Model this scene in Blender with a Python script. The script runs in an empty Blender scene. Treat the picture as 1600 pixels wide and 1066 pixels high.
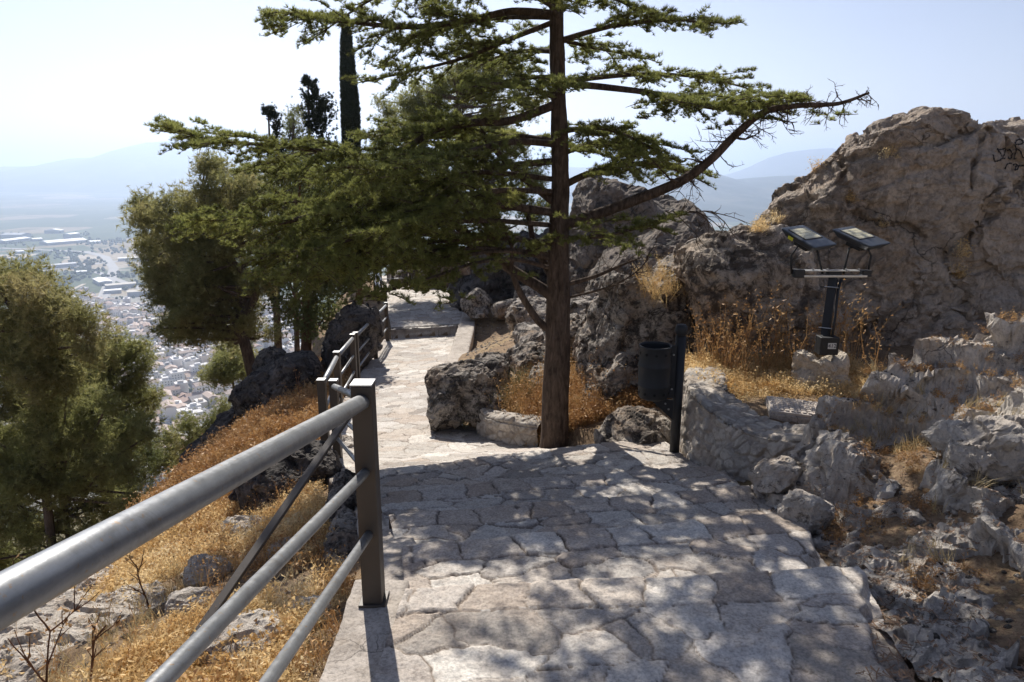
import bpy, bmesh, math, random
import numpy as np
from mathutils import Vector, Matrix
from mathutils.bvhtree import BVHTree
R = math.radians
random.seed(7)
rng = np.random.default_rng(11)
sc = bpy.context.scene
col = sc.collection
# ------------------------------------------------------------------ camera
FPX, PITCH = 1100.0, R(13.84)
cam = bpy.data.objects.new('camera', bpy.data.cameras.new('camera'))
col.objects.link(cam); sc.camera = cam
cam.data.sensor_width = 36.0
cam.data.lens = FPX / 1600 * 36
cam.rotation_euler = (R(90) - PITCH, 0, 0)
cam.data.clip_start = .05; cam.data.clip_end = 120000
# ------------------------------------------------------------------ sky, sun, exposure
SUN_AZ, SUN_EL = R(-15), R(41)        # azimuth from +Y towards +X, elevation
w = bpy.data.worlds.new('World'); sc.world = w; w.use_nodes = True
nt = w.node_tree; bg = nt.nodes['Background']
sky = nt.nodes.new('ShaderNodeTexSky'); sky.sky_type = 'NISHITA'; sky.sun_disc = False
sky.sun_elevation = SUN_EL; sky.sun_rotation = SUN_AZ; sky.altitude = 800
sky.air_density = 1.0; sky.dust_density = .6; sky.ozone_density = 2.5
tint = nt.nodes.new('ShaderNodeMix'); tint.data_type = 'RGBA'; tint.blend_type = 'MULTIPLY'; tint.inputs[0].default_value = 1; tint.inputs[7].default_value = (1.0, .765, .70, 1)
nt.links.new(sky.outputs[0], tint.inputs[6]); nt.links.new(tint.outputs[2], bg.inputs[0]); bg.inputs[1].default_value = .088
sl = bpy.data.lights.new('sun', 'SUN'); sl.energy = 5.0; sl.angle = R(.5); sl.color = (1, .95, .87)
so = bpy.data.objects.new('sun', sl); col.objects.link(so)
sd = Vector((math.sin(SUN_AZ) * math.cos(SUN_EL), math.cos(SUN_AZ) * math.cos(SUN_EL), math.sin(SUN_EL)))
so.rotation_euler = sd.to_track_quat('Z', 'Y').to_euler()
sc.view_settings.view_transform = 'Standard'; sc.view_settings.look = 'None'
sc.view_settings.gamma = 1; sc.view_settings.exposure = .66
sc.cycles.max_bounces = 6; sc.cycles.diffuse_bounces = 4; sc.cycles.glossy_bounces = 2
sc.cycles.transmission_bounces = 3; sc.cycles.transparent_max_bounces = 4; sc.cycles.volume_bounces = 1
sc.cycles.caustics_reflective = False; sc.cycles.caustics_refractive = False
sc.cycles.use_denoising = True; sc.cycles.sample_clamp_indirect = 6
# ------------------------------------------------------------------ helpers
CP, SP = math.cos(PITCH), math.sin(PITCH)
def ray(px, py):
    dx, dy = (px - 800) / FPX, (533 - py) / FPX
    return Vector((dx, CP + dy * SP, -SP + dy * CP))
def P(px, py, t): return ray(px, py) * t            # t = distance along the optical axis
def PY(px, py, Y):
    r = ray(px, py); return r * (Y / r.y)
def PZ(px, py, z):
    r = ray(px, py); return r * (z / r.z)
def topx(V):
    V = np.asarray(V); d = V[:, 1] * CP - V[:, 2] * SP
    return np.stack([800 + FPX * V[:, 0] / d, 533 - FPX * (V[:, 1] * SP + V[:, 2] * CP) / d, d], 1)
def tag(o, label=None, cat=None, group=None, kind=None):
    if label: o['label'] = label
    if cat: o['category'] = cat
    if group: o['group'] = group
    if kind: o['kind'] = kind
    return o
def empty(name, loc, label, cat, group=None, rot=(0, 0, 0)):
    o = bpy.data.objects.new(name, None); col.objects.link(o); o.location = loc; o.rotation_euler = rot
    o.empty_display_size = .1
    return tag(o, label, cat, group)
def link(me, name, mats, parent=None, smooth=False, world=True):
    for m in (mats if isinstance(mats, (list, tuple)) else [mats]): me.materials.append(m)
    me.polygons.foreach_set('use_smooth', np.full(len(me.polygons), smooth))
    o = bpy.data.objects.new(name, me); col.objects.link(o)
    if parent is not None:
        o.parent = parent
        if world:   # vertices are given in world space: undo the chain of parents
            me.transform(wm(parent).inverted())
    return o
def wm(o):
    m = Matrix.LocRotScale(o.location, o.rotation_euler, o.scale)
    return wm(o.parent) @ m if o.parent else m
def mesh_np(name, V, F):
    V = np.asarray(V, dtype=np.float32); F = np.asarray(F, dtype=np.int32)
    me = bpy.data.meshes.new(name); k = F.shape[1]
    me.vertices.add(len(V)); me.vertices.foreach_set('co', V.ravel())
    me.loops.add(F.size); me.loops.foreach_set('vertex_index', F.ravel())
    me.polygons.add(len(F)); me.polygons.foreach_set('loop_start', np.arange(0, F.size, k, dtype=np.int32))
    me.polygons.foreach_set('loop_total', np.full(len(F), k, dtype=np.int32))
    me.update(calc_edges=True)
    return me
class MB:                                            # collects polygons, builds one mesh
    def __init__(s): s.v = []; s.f = []; s.m = []
    def add(s, V, F, mi=0):
        b = len(s.v); s.v += [tuple(map(float, p)) for p in V]; s.f += [tuple(int(i) + b for i in f) for f in F]; s.m += [mi] * len(F); return s
    def box(s, c, d, M=None, mi=0, bev=0.0):
        x, y, z = d[0] / 2, d[1] / 2, d[2] / 2
        if bev <= 0:
            V = [(a, b, e) for a in (-x, x) for b in (-y, y) for e in (-z, z)]
            F = [(0, 1, 3, 2), (4, 6, 7, 5), (0, 4, 5, 1), (2, 3, 7, 6), (0, 2, 6, 4), (1, 5, 7, 3)]
        else:
            bm = bmesh.new(); bmesh.ops.create_cube(bm, size=1)
            bmesh.ops.scale(bm, vec=d, verts=bm.verts)
            bmesh.ops.bevel(bm, geom=bm.edges[:], offset=bev, segments=2, affect='EDGES', profile=.5)
            V = [v.co.copy() for v in bm.verts]; bm.verts.index_update()
            F = [[v.index for v in f.verts] for f in bm.faces]; bm.free()
        V = [Vector(v) for v in V]
        if M is not None: V = [M @ v for v in V]
        c = Vector(c)
        return s.add([v + c for v in V], F, mi)
    def tube(s, pts, rad, n=12, mi=0, caps=True):
        V, F = tube(pts, rad, n, caps); return s.add(V, F, mi)
    def build(s, name, mats, parent=None, smooth=False, world=True):
        me = bpy.data.meshes.new(name); me.from_pydata(s.v, [], s.f); me.update()
        o = link(me, name, mats, parent, smooth, world)
        me.polygons.foreach_set('material_index', s.m)
        return o
def tube(pts, rad, n=12, caps=True):
    pts = [Vector(p) for p in pts]
    if not hasattr(rad, '__len__'): rad = [rad] * len(pts)
    V, F = [], []
    up = Vector((0, 0, 1)); prev = None
    for i, p in enumerate(pts):
        t = (pts[min(i + 1, len(pts) - 1)] - pts[max(i - 1, 0)]).normalized()
        if prev is None:
            a = t.cross(up);
            if a.length < .05: a = t.cross(Vector((1, 0, 0)))
        else: a = prev - t * prev.dot(t)
        a.normalize(); prev = a.copy(); b = t.cross(a)
        for k in range(n):
            q = 2 * math.pi * k / n
            V.append(p + (a * math.cos(q) + b * math.sin(q)) * rad[i])
    for i in range(len(pts) - 1):
        for k in range(n):
            F.append((i * n + k, i * n + (k + 1) % n, (i + 1) * n + (k + 1) % n, (i + 1) * n + k))
    if caps:
        F.append(tuple(range(n))[::-1]); F.append(tuple(range((len(pts) - 1) * n, len(pts) * n)))
    return V, F
# ---- numpy noise
def _h(i, j, k, s):
    n = (i.astype(np.int64) * 374761393 + j.astype(np.int64) * 668265263 + k.astype(np.int64) * 2147483647 + s * 974711) & 0xffffffff
    n = ((n ^ (n >> 13)) * 1274126177) & 0xffffffff
    n = ((n ^ (n >> 15)) * 2246822519) & 0xffffffff
    return ((n ^ (n >> 16)) & 0xffffff) / float(0xffffff)
def vnoise(p, s=0):
    p = np.asarray(p, dtype=np.float64); i = np.floor(p).astype(np.int64); f = p - i
    u = f * f * f * (f * (f * 6 - 15) + 10); r = 0
    for a in (0, 1):
        wa = u[:, 0] if a else 1 - u[:, 0]
        for b in (0, 1):
            wb = u[:, 1] if b else 1 - u[:, 1]
            for c in (0, 1):
                wc = u[:, 2] if c else 1 - u[:, 2]
                r = r + wa * wb * wc * _h(i[:, 0] + a, i[:, 1] + b, i[:, 2] + c, s)
    return r * 2 - 1
def fbm(p, o=4, s=0, g=.5, ridge=False):
    r = 0; a = 1; p = np.asarray(p, dtype=np.float64); tot = 0
    for k in range(o):
        n = vnoise(p, s + k * 17)
        if ridge: n = 1 - 2 * np.abs(n)
        r = r + a * n; tot += a; a *= g; p = p * 2.03 + 5.3
    return r / tot
def worley(p, s=0, jit=.9):
    """nearest cell: returns F1, F2, cell ids hashed (3 randoms), vector to the cell point"""
    p = np.asarray(p, dtype=np.float64); i = np.floor(p).astype(np.int64); n = len(p)
    f1 = np.full(n, 9.); f2 = np.full(n, 9.); ids = np.zeros((n, 4)); dv = np.zeros((n, 3))
    for a in (-1, 0, 1):
        for b in (-1, 0, 1):
            for c in (-1, 0, 1):
                I, J, K = i[:, 0] + a, i[:, 1] + b, i[:, 2] + c
                q = np.stack([I + .5 + jit * (_h(I, J, K, s + 1) - .5), J + .5 + jit * (_h(I, J, K, s + 2) - .5), K + .5 + jit * (_h(I, J, K, s + 3) - .5)], 1)
                d = p - q; L = np.sqrt((d * d).sum(1)); m = L < f1
                f2 = np.where(m, f1, np.minimum(f2, L)); f1 = np.where(m, L, f1)
                hs = np.stack([_h(I, J, K, s + 4), _h(I, J, K, s + 5), _h(I, J, K, s + 6), _h(I, J, K, s + 7)], 1)
                ids[m] = hs[m]; dv[m] = d[m]
    return f1, f2, ids, dv
def vnormals(V, F):
    N = np.zeros_like(V)
    a = V[F[:, 1]] - V[F[:, 0]]; b = V[F[:, 2]] - V[F[:, 0]]; n = np.cross(a, b)
    if F.shape[1] == 4: n = n + np.cross(V[F[:, 2]] - V[F[:, 0]], V[F[:, 3]] - V[F[:, 0]])
    for k in range(F.shape[1]): 
        for c in range(3): N[:, c] += np.bincount(F[:, k], n[:, c], len(V))
    return N / (np.linalg.norm(N, axis=1, keepdims=True) + 1e-12)
def grid_faces(nu, nv):
    i = np.arange(nu * nv).reshape(nu, nv)
    return np.stack([i[:-1, :-1].ravel(), i[1:, :-1].ravel(), i[1:, 1:].ravel(), i[:-1, 1:].ravel()], 1)
def attr(me, name, a):
    at = me.attributes.new(name, 'FLOAT', 'POINT'); at.data.foreach_set('value', np.asarray(a, dtype=np.float32))
# ------------------------------------------------------------------ materials
def mat(name):
    m = bpy.data.materials.new(name); m.use_nodes = True
    return m, m.node_tree, m.node_tree.nodes['Principled BSDF'], m.node_tree.nodes['Material Output']
def N(t, kind, **kw):
    n = t.nodes.new('ShaderNode' + kind)
    for k, v in kw.items():
        if k.startswith('i_'): n.inputs[k[2:].replace('_', ' ')].default_value = v
        else: setattr(n, k, v)
    return n
def coords(t, scale=1, obj=True):
    g = N(t, 'NewGeometry'); mp = N(t, 'Mapping'); mp.inputs['Scale'].default_value = (scale,) * 3 if not hasattr(scale, '__len__') else scale
    t.links.new(g.outputs['Position'], mp.inputs[0]); return mp.outputs[0]
def noise(t, co, scale, detail=6, rough=.6, dist=0):
    n = N(t, 'TexNoise'); n.inputs['Scale'].default_value = scale; n.inputs['Detail'].default_value = detail
    n.inputs['Roughness'].default_value = rough; n.inputs['Distortion'].default_value = dist
    t.links.new(co, n.inputs['Vector']); return n.outputs['Fac']
def ramp(t, fac, stops):
    r = N(t, 'ValToRGB'); e = r.color_ramp.elements
    while len(e) < len(stops): e.new(.5)
    for k, (p, c) in enumerate(stops):
        e[k].position = p; e[k].color = (*c, 1) if hasattr(c, '__len__') else (c, c, c, 1)
    t.links.new(fac, r.inputs[0]); return r.outputs[0]
def mix(t, fac, a, b, mode='MIX'):
    m = N(t, 'Mix', data_type='RGBA', blend_type=mode)
    for k, v in ((0, fac), (6, a), (7, b)):
        if hasattr(v, 'is_output'): t.links.new(v, m.inputs[k])
        elif k == 0: m.inputs[0].default_value = v
        else: m.inputs[k].default_value = (*v, 1)
    return m.outputs[2]
def bump(t, h, strength, dist, prev=None):
    b = N(t, 'Bump'); b.inputs['Strength'].default_value = strength; b.inputs['Distance'].default_value = dist
    t.links.new(h, b.inputs['Height'])
    if prev is not None: t.links.new(prev, b.inputs['Normal'])
    return b.outputs[0]
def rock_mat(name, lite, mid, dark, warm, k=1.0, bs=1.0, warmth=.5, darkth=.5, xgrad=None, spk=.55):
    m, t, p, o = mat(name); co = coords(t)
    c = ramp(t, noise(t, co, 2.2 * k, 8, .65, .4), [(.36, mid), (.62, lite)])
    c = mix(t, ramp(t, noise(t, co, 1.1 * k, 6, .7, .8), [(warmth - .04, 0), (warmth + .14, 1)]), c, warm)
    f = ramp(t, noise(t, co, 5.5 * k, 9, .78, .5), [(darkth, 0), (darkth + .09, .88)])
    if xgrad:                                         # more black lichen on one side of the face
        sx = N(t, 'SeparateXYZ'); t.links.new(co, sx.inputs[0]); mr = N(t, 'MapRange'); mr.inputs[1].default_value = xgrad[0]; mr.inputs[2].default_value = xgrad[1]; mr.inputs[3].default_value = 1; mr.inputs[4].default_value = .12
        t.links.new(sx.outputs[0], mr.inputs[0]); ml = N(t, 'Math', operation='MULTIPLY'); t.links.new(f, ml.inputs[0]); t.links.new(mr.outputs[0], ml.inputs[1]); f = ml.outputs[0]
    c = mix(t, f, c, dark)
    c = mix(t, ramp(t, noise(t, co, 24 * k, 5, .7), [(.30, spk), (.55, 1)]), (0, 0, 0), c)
    # hairline fractures
    ds = N(t, 'TexNoise'); ds.inputs['Scale'].default_value = 2.5 * k; ds.inputs['Detail'].default_value = 5; t.links.new(co, ds.inputs['Vector'])
    ad = N(t, 'MixRGB', blend_type='ADD'); ad.inputs[0].default_value = .45 / k; t.links.new(co, ad.inputs[1]); t.links.new(ds.outputs['Color'], ad.inputs[2])
    ve = N(t, 'TexVoronoi', feature='DISTANCE_TO_EDGE'); ve.inputs['Scale'].default_value = 1.7 * k; t.links.new(ad.outputs[0], ve.inputs['Vector'])
    ln = ramp(t, ve.outputs['Distance'], [(.002, .75), (.014, 0)]); mk = ramp(t, noise(t, co, 1.3 * k, 3, .5), [(.48, 0), (.58, 1)])
    mm = N(t, 'Math', operation='MULTIPLY'); t.links.new(ln, mm.inputs[0]); t.links.new(mk, mm.inputs[1]); c = mix(t, mm.outputs[0], c, tuple(x * .5 for x in dark))
    # fine lichen specks
    v = N(t, 'TexVoronoi'); v.inputs['Scale'].default_value = 30 * k; t.links.new(co, v.inputs['Vector'])
    c = mix(t, ramp(t, v.outputs['Distance'], [(.06, .3), (.2, 0)]), c, dark)
    t.links.new(c, p.inputs['Base Color']); p.inputs['Roughness'].default_value = .92
    p.inputs['Specular IOR Level'].default_value = .2
    b = bump(t, mm.outputs[0], -.8, .03 / k)
    b = bump(t, noise(t, co, 9 * k, 9, .74, .6), .9 * bs, .06 / k, b)
    b = bump(t, noise(t, co, 55 * k, 6, .7), .55 * bs, .012 / k, b)
    t.links.new(b, p.inputs['Normal']); return m
M = {}
M['rock_grey'] = rock_mat('grey_limestone', (.58, .52, .445), (.32, .275, .235), (.045, .038, .034), (.34, .235, .15), 1.2, 1.3, .53, .47)
M['rock_big'] = rock_mat('weathered_tan_limestone', (.69, .59, .485), (.54, .45, .365), (.075, .06, .05), (.60, .45, .32), .8, 1.3, .54, .455, (2.4, 5.2), .58)
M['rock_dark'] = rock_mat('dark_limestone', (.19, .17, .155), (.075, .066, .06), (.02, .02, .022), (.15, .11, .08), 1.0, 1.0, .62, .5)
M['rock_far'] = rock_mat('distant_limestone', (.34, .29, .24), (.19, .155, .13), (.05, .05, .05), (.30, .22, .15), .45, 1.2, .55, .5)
def soil_mat(name, a, b, c_, d, k=1.0):
    m, t, p, o = mat(name); co = coords(t)
    c = ramp(t, noise(t, co, 1.6 * k, 8, .7, .5), [(.35, a), (.5, b), (.68, c_)])
    c = mix(t, ramp(t, noise(t, co, 9 * k, 8, .8), [(.5, 0), (.62, .8)]), c, d)
    c = mix(t, ramp(t, noise(t, co, 60 * k, 4, .8), [(.35, .6), (.65, 1.2)]), (0, 0, 0), c)
    t.links.new(c, p.inputs['Base Color']); p.inputs['Roughness'].default_value = .95; p.inputs['Specular IOR Level'].default_value = .15
    bb = bump(t, noise(t, co, 30 * k, 8, .8), .8, .03); t.links.new(bb, p.inputs['Normal']); return m
M['soil'] = soil_mat('dry_soil', (.21, .14, .085), (.33, .235, .15), (.36, .26, .13), (.13, .085, .05))
def simple(name, c, rough=.5, metal=0, nscale=None, namt=.15, bs=0):
    m, t, p, o = mat(name)
    p.inputs['Roughness'].default_value = rough; p.inputs['Metallic'].default_value = metal
    if nscale:
        co = coords(t); f = noise(t, co, nscale, 6, .65)
        cc = mix(t, f, tuple(x * (1 - namt) for x in c), tuple(min(1, x * (1 + namt)) for x in c)); t.links.new(cc, p.inputs['Base Color'])
        if bs: t.links.new(bump(t, noise(t, co, nscale * 3, 4, .6), bs, .004), p.inputs['Normal'])
    else: p.inputs['Base Color'].default_value = (*c, 1)
    return m
def rail_mat():
    m, t, p, o = mat('grey_painted_metal'); co = coords(t)
    f = noise(t, co, 18, 7, .7)
    c = ramp(t, f, [(.3, (.19, .195, .20)), (.7, (.28, .285, .29))])
    c = mix(t, ramp(t, noise(t, co, 75, 3, .5), [(.655, 0), (.69, 1)]), c, (.26, .20, .15))
    c = mix(t, ramp(t, noise(t, co, 5, 8, .8, 1.0), [(.52, 0), (.66, .55)]), c, (.10, .085, .07))
    t.links.new(c, p.inputs['Base Color']); p.inputs['Metallic'].default_value = .55
    t.links.new(ramp(t, noise(t, co, 40, 5, .7), [(.3, .33), (.7, .5)]), p.inputs['Roughness'])
    t.links.new(bump(t, noise(t, co, 120, 3, .5), .12, .002), p.inputs['Normal']); return m
M['rail'] = rail_mat()
M['post'] = simple('grey_brown_painted_steel', (.06, .048, .038), .55, .1, 14, .2, .1)
M['black'] = simple('dark_blue_grey_painted_steel', (.011, .012, .014), .6, .0, 20, .25, .1)
M['lamp_body'] = simple('slate_grey_cast_aluminium', (.06, .07, .085), .38, .35, 15, .15)
M['led'] = simple('cream_led_lenses', (.62, .58, .45), .25, 0, 60, .25)
M['galv'] = simple('galvanised_steel', (.42, .42, .41), .4, .7, 30, .25)
M['yellow'] = simple('yellow_sticker', (.6, .6, .04), .5)
M['white'] = simple('white_label', (.6, .6, .58), .6)
M['ink'] = simple('black_marker_paint', (.02, .018, .018), .8)
M['iron'] = simple('weathered_cast_grating', (.55, .48, .41), .8, .0, 40, .35, .3)
M['hole'] = simple('dark_hole', (.004, .004, .004), .9)
M['rock_pale'] = rock_mat('pale_karst_limestone', (.76, .69, .60), (.56, .49, .42), (.08, .065, .052), (.50, .38, .27), 1.6, 1.3, .57, .56, None, .7)
M['pale_stone'] = rock_mat('cream_building_stone', (.66, .58, .47), (.5, .43, .34), (.16, .12, .09), (.5, .4, .28), 2.0, .8, .58, .6)
M['concrete'] = rock_mat('weathered_concrete', (.52, .46, .40), (.40, .35, .30), (.12, .11, .10), (.30, .25, .2), 2.5, .6, .6, .6)
def leaf_mat(name, a, b, c_, trans=.25, k=1.5, rough=.6):
    m, t, p, o = mat(name); co = coords(t)
    f = noise(t, co, k, 4, .7); c = ramp(t, f, [(.35, a), (.52, b), (.68, c_)])
    c = mix(t, ramp(t, noise(t, co, k * 14, 2, .5), [(.3, .6), (.7, 1.3)]), (0, 0, 0), c)
    t.links.new(c, p.inputs['Base Color']); p.inputs['Roughness'].default_value = rough
    p.inputs['Specular IOR Level'].default_value = .3
    tr = N(t, 'BsdfTranslucent'); t.links.new(c, tr.inputs[0]); ms = N(t, 'MixShader'); ms.inputs[0].default_value = trans
    t.links.new(p.outputs[0], ms.inputs[1]); t.links.new(tr.outputs[0], ms.inputs[2]); t.links.new(ms.outputs[0], o.inputs[0]); return m
M['cedar'] = leaf_mat('cedar_needles', (.15, .155, .045), (.25, .27, .08), (.36, .36, .11), .48, 1.4)
M['pine'] = leaf_mat('pine_needles', (.25, .27, .10), (.36, .36, .14), (.42, .37, .16), .5, .8)
M['pine_dark'] = leaf_mat('dark_pine_needles', (.12, .14, .05), (.18, .20, .07), (.25, .24, .09), .42, .8)
M['pine_dry'] = leaf_mat('olive_brown_pine_needles', (.25, .26, .10), (.36, .34, .14), (.42, .36, .17), .5, .8)
M['cypress'] = leaf_mat('cypress_scales', (.022, .035, .018), (.035, .05, .025), (.055, .065, .03), .1, 1.)
M['straw'] = leaf_mat('dry_grass', (.60, .38, .15), (.80, .60, .31), (.86, .74, .50), .42, 2.2)
M['straw_brown'] = leaf_mat('dry_brown_weeds', (.36, .19, .08), (.52, .31, .13), (.6, .41, .2), .25, 3.)
M['straw_pale'] = leaf_mat('pale_dry_grass', (.45, .35, .18), (.6, .48, .27), (.55, .42, .2), .25, 4.)
M['herb'] = leaf_mat('dull_green_weeds', (.10, .10, .04), (.16, .15, .06), (.22, .17, .08), .25, 3.)
M['litter'] = simple('fallen_needles', (.20, .12, .07), .9, 0, 30, .5)
def bark_mat(name, a, b, k=1.0):
    m, t, p, o = mat(name); co = coords(t, (1, 1, .22))
    f = noise(t, co, 28 * k, 8, .7, .6); c = ramp(t, f, [(.35, a), (.65, b)])
    c = mix(t, ramp(t, noise(t, coords(t), 7 * k, 5, .6), [(.35, .7), (.7, 1.2)]), (0, 0, 0), c)
    t.links.new(c, p.inputs['Base Color']); p.inputs['Roughness'].default_value = .95; p.inputs['Specular IOR Level'].default_value = .15
    t.links.new(bump(t, f, 1, .03), p.inputs['Normal']); return m
M['bark'] = bark_mat('cedar_bark', (.05, .035, .027), (.165, .12, .09))
M['bark_red'] = bark_mat('reddish_bark', (.10, .05, .03), (.26, .14, .085), .7)
M['bark_grey'] = bark_mat('grey_brown_bark', (.07, .05, .04), (.2, .155, .125), .7)
# ------------------------------------------------------------------ path layout (left edge, right edge, height before / after each line)
LE = [(-.52, -1.5), (-.50, 2.0), (-.46, 2.71), (-.58, 3.32), (-.76, 3.95), (-.97, 4.6), (-1.3, 5.4), (-2.02, 7.2), (-2.3, 9.3), (-2.6, 11.5), (-2.88, 14.8), (-3.05, 17.25), (-3.1, 17.6), (-3.6, 20), (-4.5, 24), (-5.3, 28), (-6.8, 33)]
RE = [(1.40, -1.5), (1.42, 2.0), (1.60, 2.88), (1.62, 3.72), (1.68, 4.4), (1.66, 5.1), (1.42, 6.2), (.25, 7.45), (-1.05, 9.3), (-1.17, 12), (-1.3, 15), (-1.35, 17.75), (-1.35, 18.1), (-1.0, 20.5), (-1.1, 24), (-2.2, 28.5), (-3.5, 34)]
Z0 = [-1.70, -1.76, -1.775, -1.93, -2.09, -2.25, -2.45, -3.08, -3.37, -3.66, -4.01, -4.2, -3.99, -4.03, -4.2, -4.55, -5.0]     # arriving
Z1 = [-1.70, -1.76, -1.90, -2.06, -2.21, -2.36, -2.57, -3.08, -3.37, -3.66, -4.01, -3.98, -3.99, -4.03, -4.2, -4.55, -5.0]     # leaving
LE, RE = np.array(LE), np.array(RE)
def path_rows():
    rows = []                                          # (L, R, z, tread index, along distance)
    along = 0; tread = 0
    for i in range(len(LE) - 1):
        m = .5 * (LE[i] + RE[i]); m2 = .5 * (LE[i + 1] + RE[i + 1]); L = np.linalg.norm(m2 - m)
        st = .009 if m[1] < 2.5 and m2[1] > 1 or m[1] < 4.2 else (.014 if m[1] < 8 else (.024 if m[1] < 17 else .05))
        if i == 0: st = .05
        n = max(3, int(L / st))
        brk = abs(Z1[i] - Z0[i]) > .03
        if brk: tread += 1
        for k in range(n):
            f = k / n
            if brk and k == 0: f = .004 / L
            rows.append((LE[i] * (1 - f) + LE[i + 1] * f, RE[i] * (1 - f) + RE[i + 1] * f, Z1[i] * (1 - f) + Z0[i + 1] * f, tread, along + f * L, i + f))
        along += L
        if abs(Z1[i + 1] - Z0[i + 1]) > .03:
            rows.append((LE[i + 1].copy(), RE[i + 1].copy(), Z0[i + 1], tread, along, i + 1.))
    return rows
rows = path_rows()
NV = 230
rl = np.array([np.concatenate([a, b, [c, d, e, f]]) for a, b, c, d, e, f in rows])
brks = {}
def build_path():
    n = len(rl); v = np.linspace(0, 1, NV)
    X = rl[:, None, 0] * (1 - v) + rl[:, None, 2] * v; Y = rl[:, None, 1] * (1 - v) + rl[:, None, 3] * v
    Zb = np.repeat(rl[:, None, 4], NV, 1); T = np.repeat(rl[:, None, 5], NV, 1); A = np.repeat(rl[:, None, 6], NV, 1)
    wdt = np.hypot(rl[:, 2] - rl[:, 0], rl[:, 3] - rl[:, 1])
    U = v[None] * wdt[:, None]
    X, Y, Zb, T, A, U = [q.ravel() for q in (X, Y, Zb, T, A, U)]
    # per tread start and end of the along coordinate, for edge rows of larger stones
    end = np.zeros_like(A); sta = np.zeros_like(A)
    for tr in np.unique(T):
        s = T == tr; end[s] = A[s].max(); sta[s] = A[s].min()
    p3 = np.stack([U, A, T * 7.3], 1)
    wx = fbm(p3 * 3.1, 3, 5) * .12 + fbm(p3 * 14, 2, 9) * .018; wy = fbm(p3 * 3.1, 3, 25) * .11 + fbm(p3 * 14, 2, 19) * .018
    sx, sy = .27, .215
    gu = (U + wx) / sx; ga = (end - A + wy) / sy      # counted back from the tread's edge
    far = (Y > 6.5); gu = np.where(far, (U + wx) / .30, gu); ga = np.where(far, (end - A + wy) / .28, ga)
    last = (end - A + wy * .4 < .22) & (T < 6) & (T > -1)        # stones along the edge: laid in a row
    ga = np.where(last, (end - A + .02) / .24, ga + .1)
    # 2-D voronoi with true border distance
    iu, ia = np.floor(gu).astype(np.int64), np.floor(ga).astype(np.int64); iT = T.astype(np.int64)
    best = np.full(len(gu), 9.); bx = np.zeros_like(gu); by = np.zeros_like(gu); h = np.zeros((len(gu), 4))
    def pt(I, J):
        ju = .5 + 1.15 * (_h(I, J, iT, 3) - .5); ja = .5 + np.where(J < 1, .2, 1.15) * (_h(I, J, iT, 4) - .5)
        ju = np.where(last, .5 + .5 * (_h(I, J, iT, 3) - .5), ju)
        return I + ju, J + ja
    for a in (-1, 0, 1):
        for b in (-1, 0, 1):
            I, J = iu + a, ia + b; J = np.where(last, 0, J)
            qx, qy = pt(I, J); d = np.hypot(gu - qx, (ga - qy) * np.where(last, .02, 1)); m = d < best
            best = np.where(m, d, best); bx = np.where(m, qx, bx); by = np.where(m, qy, by)
            hh = np.stack([_h(I, J, iT, 40 + k) for k in range(4)], 1); h[m] = hh[m]
    bd = np.full(len(gu), 9.)
    for a in (-2, -1, 0, 1, 2):
        for b in (-2, -1, 0, 1, 2):
            I, J = iu + a, ia + b; J = np.where(last, 0, J)
            qx, qy = pt(I, J); ex, ey = qx - bx, qy - by; L = np.hypot(ex, ey); ok = L > 1e-6
            dd = ((qx + bx) / 2 - gu) * ex + ((qy + by) / 2 - ga) * ey * np.where(last, 0, 1)
            dd = np.where(ok, dd / np.maximum(L, 1e-6), 9); bd = np.minimum(bd, dd)
    bd = bd * .33
    bd = np.where(last, np.minimum(bd, np.abs((end - A) - .22 + .4 * wy) + .002), bd)
    bd = np.minimum(bd, np.where(T > 0, (A - sta) + .004, 9))
    jw = .003 + .012 * np.clip(fbm(p3 * 1.7, 2, 79) + .5, 0, 1.3) * (fbm(p3 * 4, 2, 77) * .5 + .5)
    e = np.clip((bd - jw * .4) / .006, 0, 1); e = e * e * (3 - 2 * e)
    P3 = np.stack([X, Y, T], 1)
    big = (T < 6)
    Z = Zb + fbm(P3 * 1.3, 3, 3) * .022
    Z += e * (.002 + .007 * h[:, 0] + np.where(last, .006, 0)) + e * ((gu - bx) * (h[:, 1] - .5) + np.where(last, 0, ga - by) * (h[:, 2] - .5)) * .016
    Z += fbm(P3 * 9, 4, 31, .6) * (.004 + .005 * e) + np.where(e > .5, fbm(P3 * (26, 26, 1), 4, 51, .65, False), 0) * .006
    Z -= (1 - e) * .006 * (fbm(P3 * 5, 2, 91) * .8 + .5)
    # worn, slightly ragged front edge of each tread
    fe = np.clip((end - A) / .014, 0, 1); Z -= np.where((T < 6) & (np.abs(Y) < 9), (1 - np.sqrt(np.clip(1 - (1 - fe) ** 2, 0, 1))) * .010, 0)
    X = X + fbm(P3 * 6, 3, 131) * .012 * (U > .05); Y = Y + (fbm(P3 * 5, 3, 141) * .018 + (h[:, 3] - .5) * .02 * last) * np.clip(1.2 - fe, 0, 1)
    rg = np.minimum(U, np.repeat(wdt, NV) - U) + fbm(P3 * 2.6, 4, 161) * .16; Z -= np.clip((.05 - rg) / .04, 0, 1) * .05 * (U > .5 * np.repeat(wdt, NV)) * (U > .3)
    me = mesh_np('path', np.stack([X, Y, Z], 1), grid_faces(n, NV)[:, ::-1])
    attr(me, 'stone', e); attr(me, 'tone', np.where(last, .55 + .4 * h[:, 3], h[:, 3])); attr(me, 'tint', h[:, 0])
    m, t, p, o = mat('flagstone_paving'); co = coords(t)
    def at(nm): a = N(t, 'Attribute', attribute_name=nm); return a.outputs['Fac']
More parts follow.
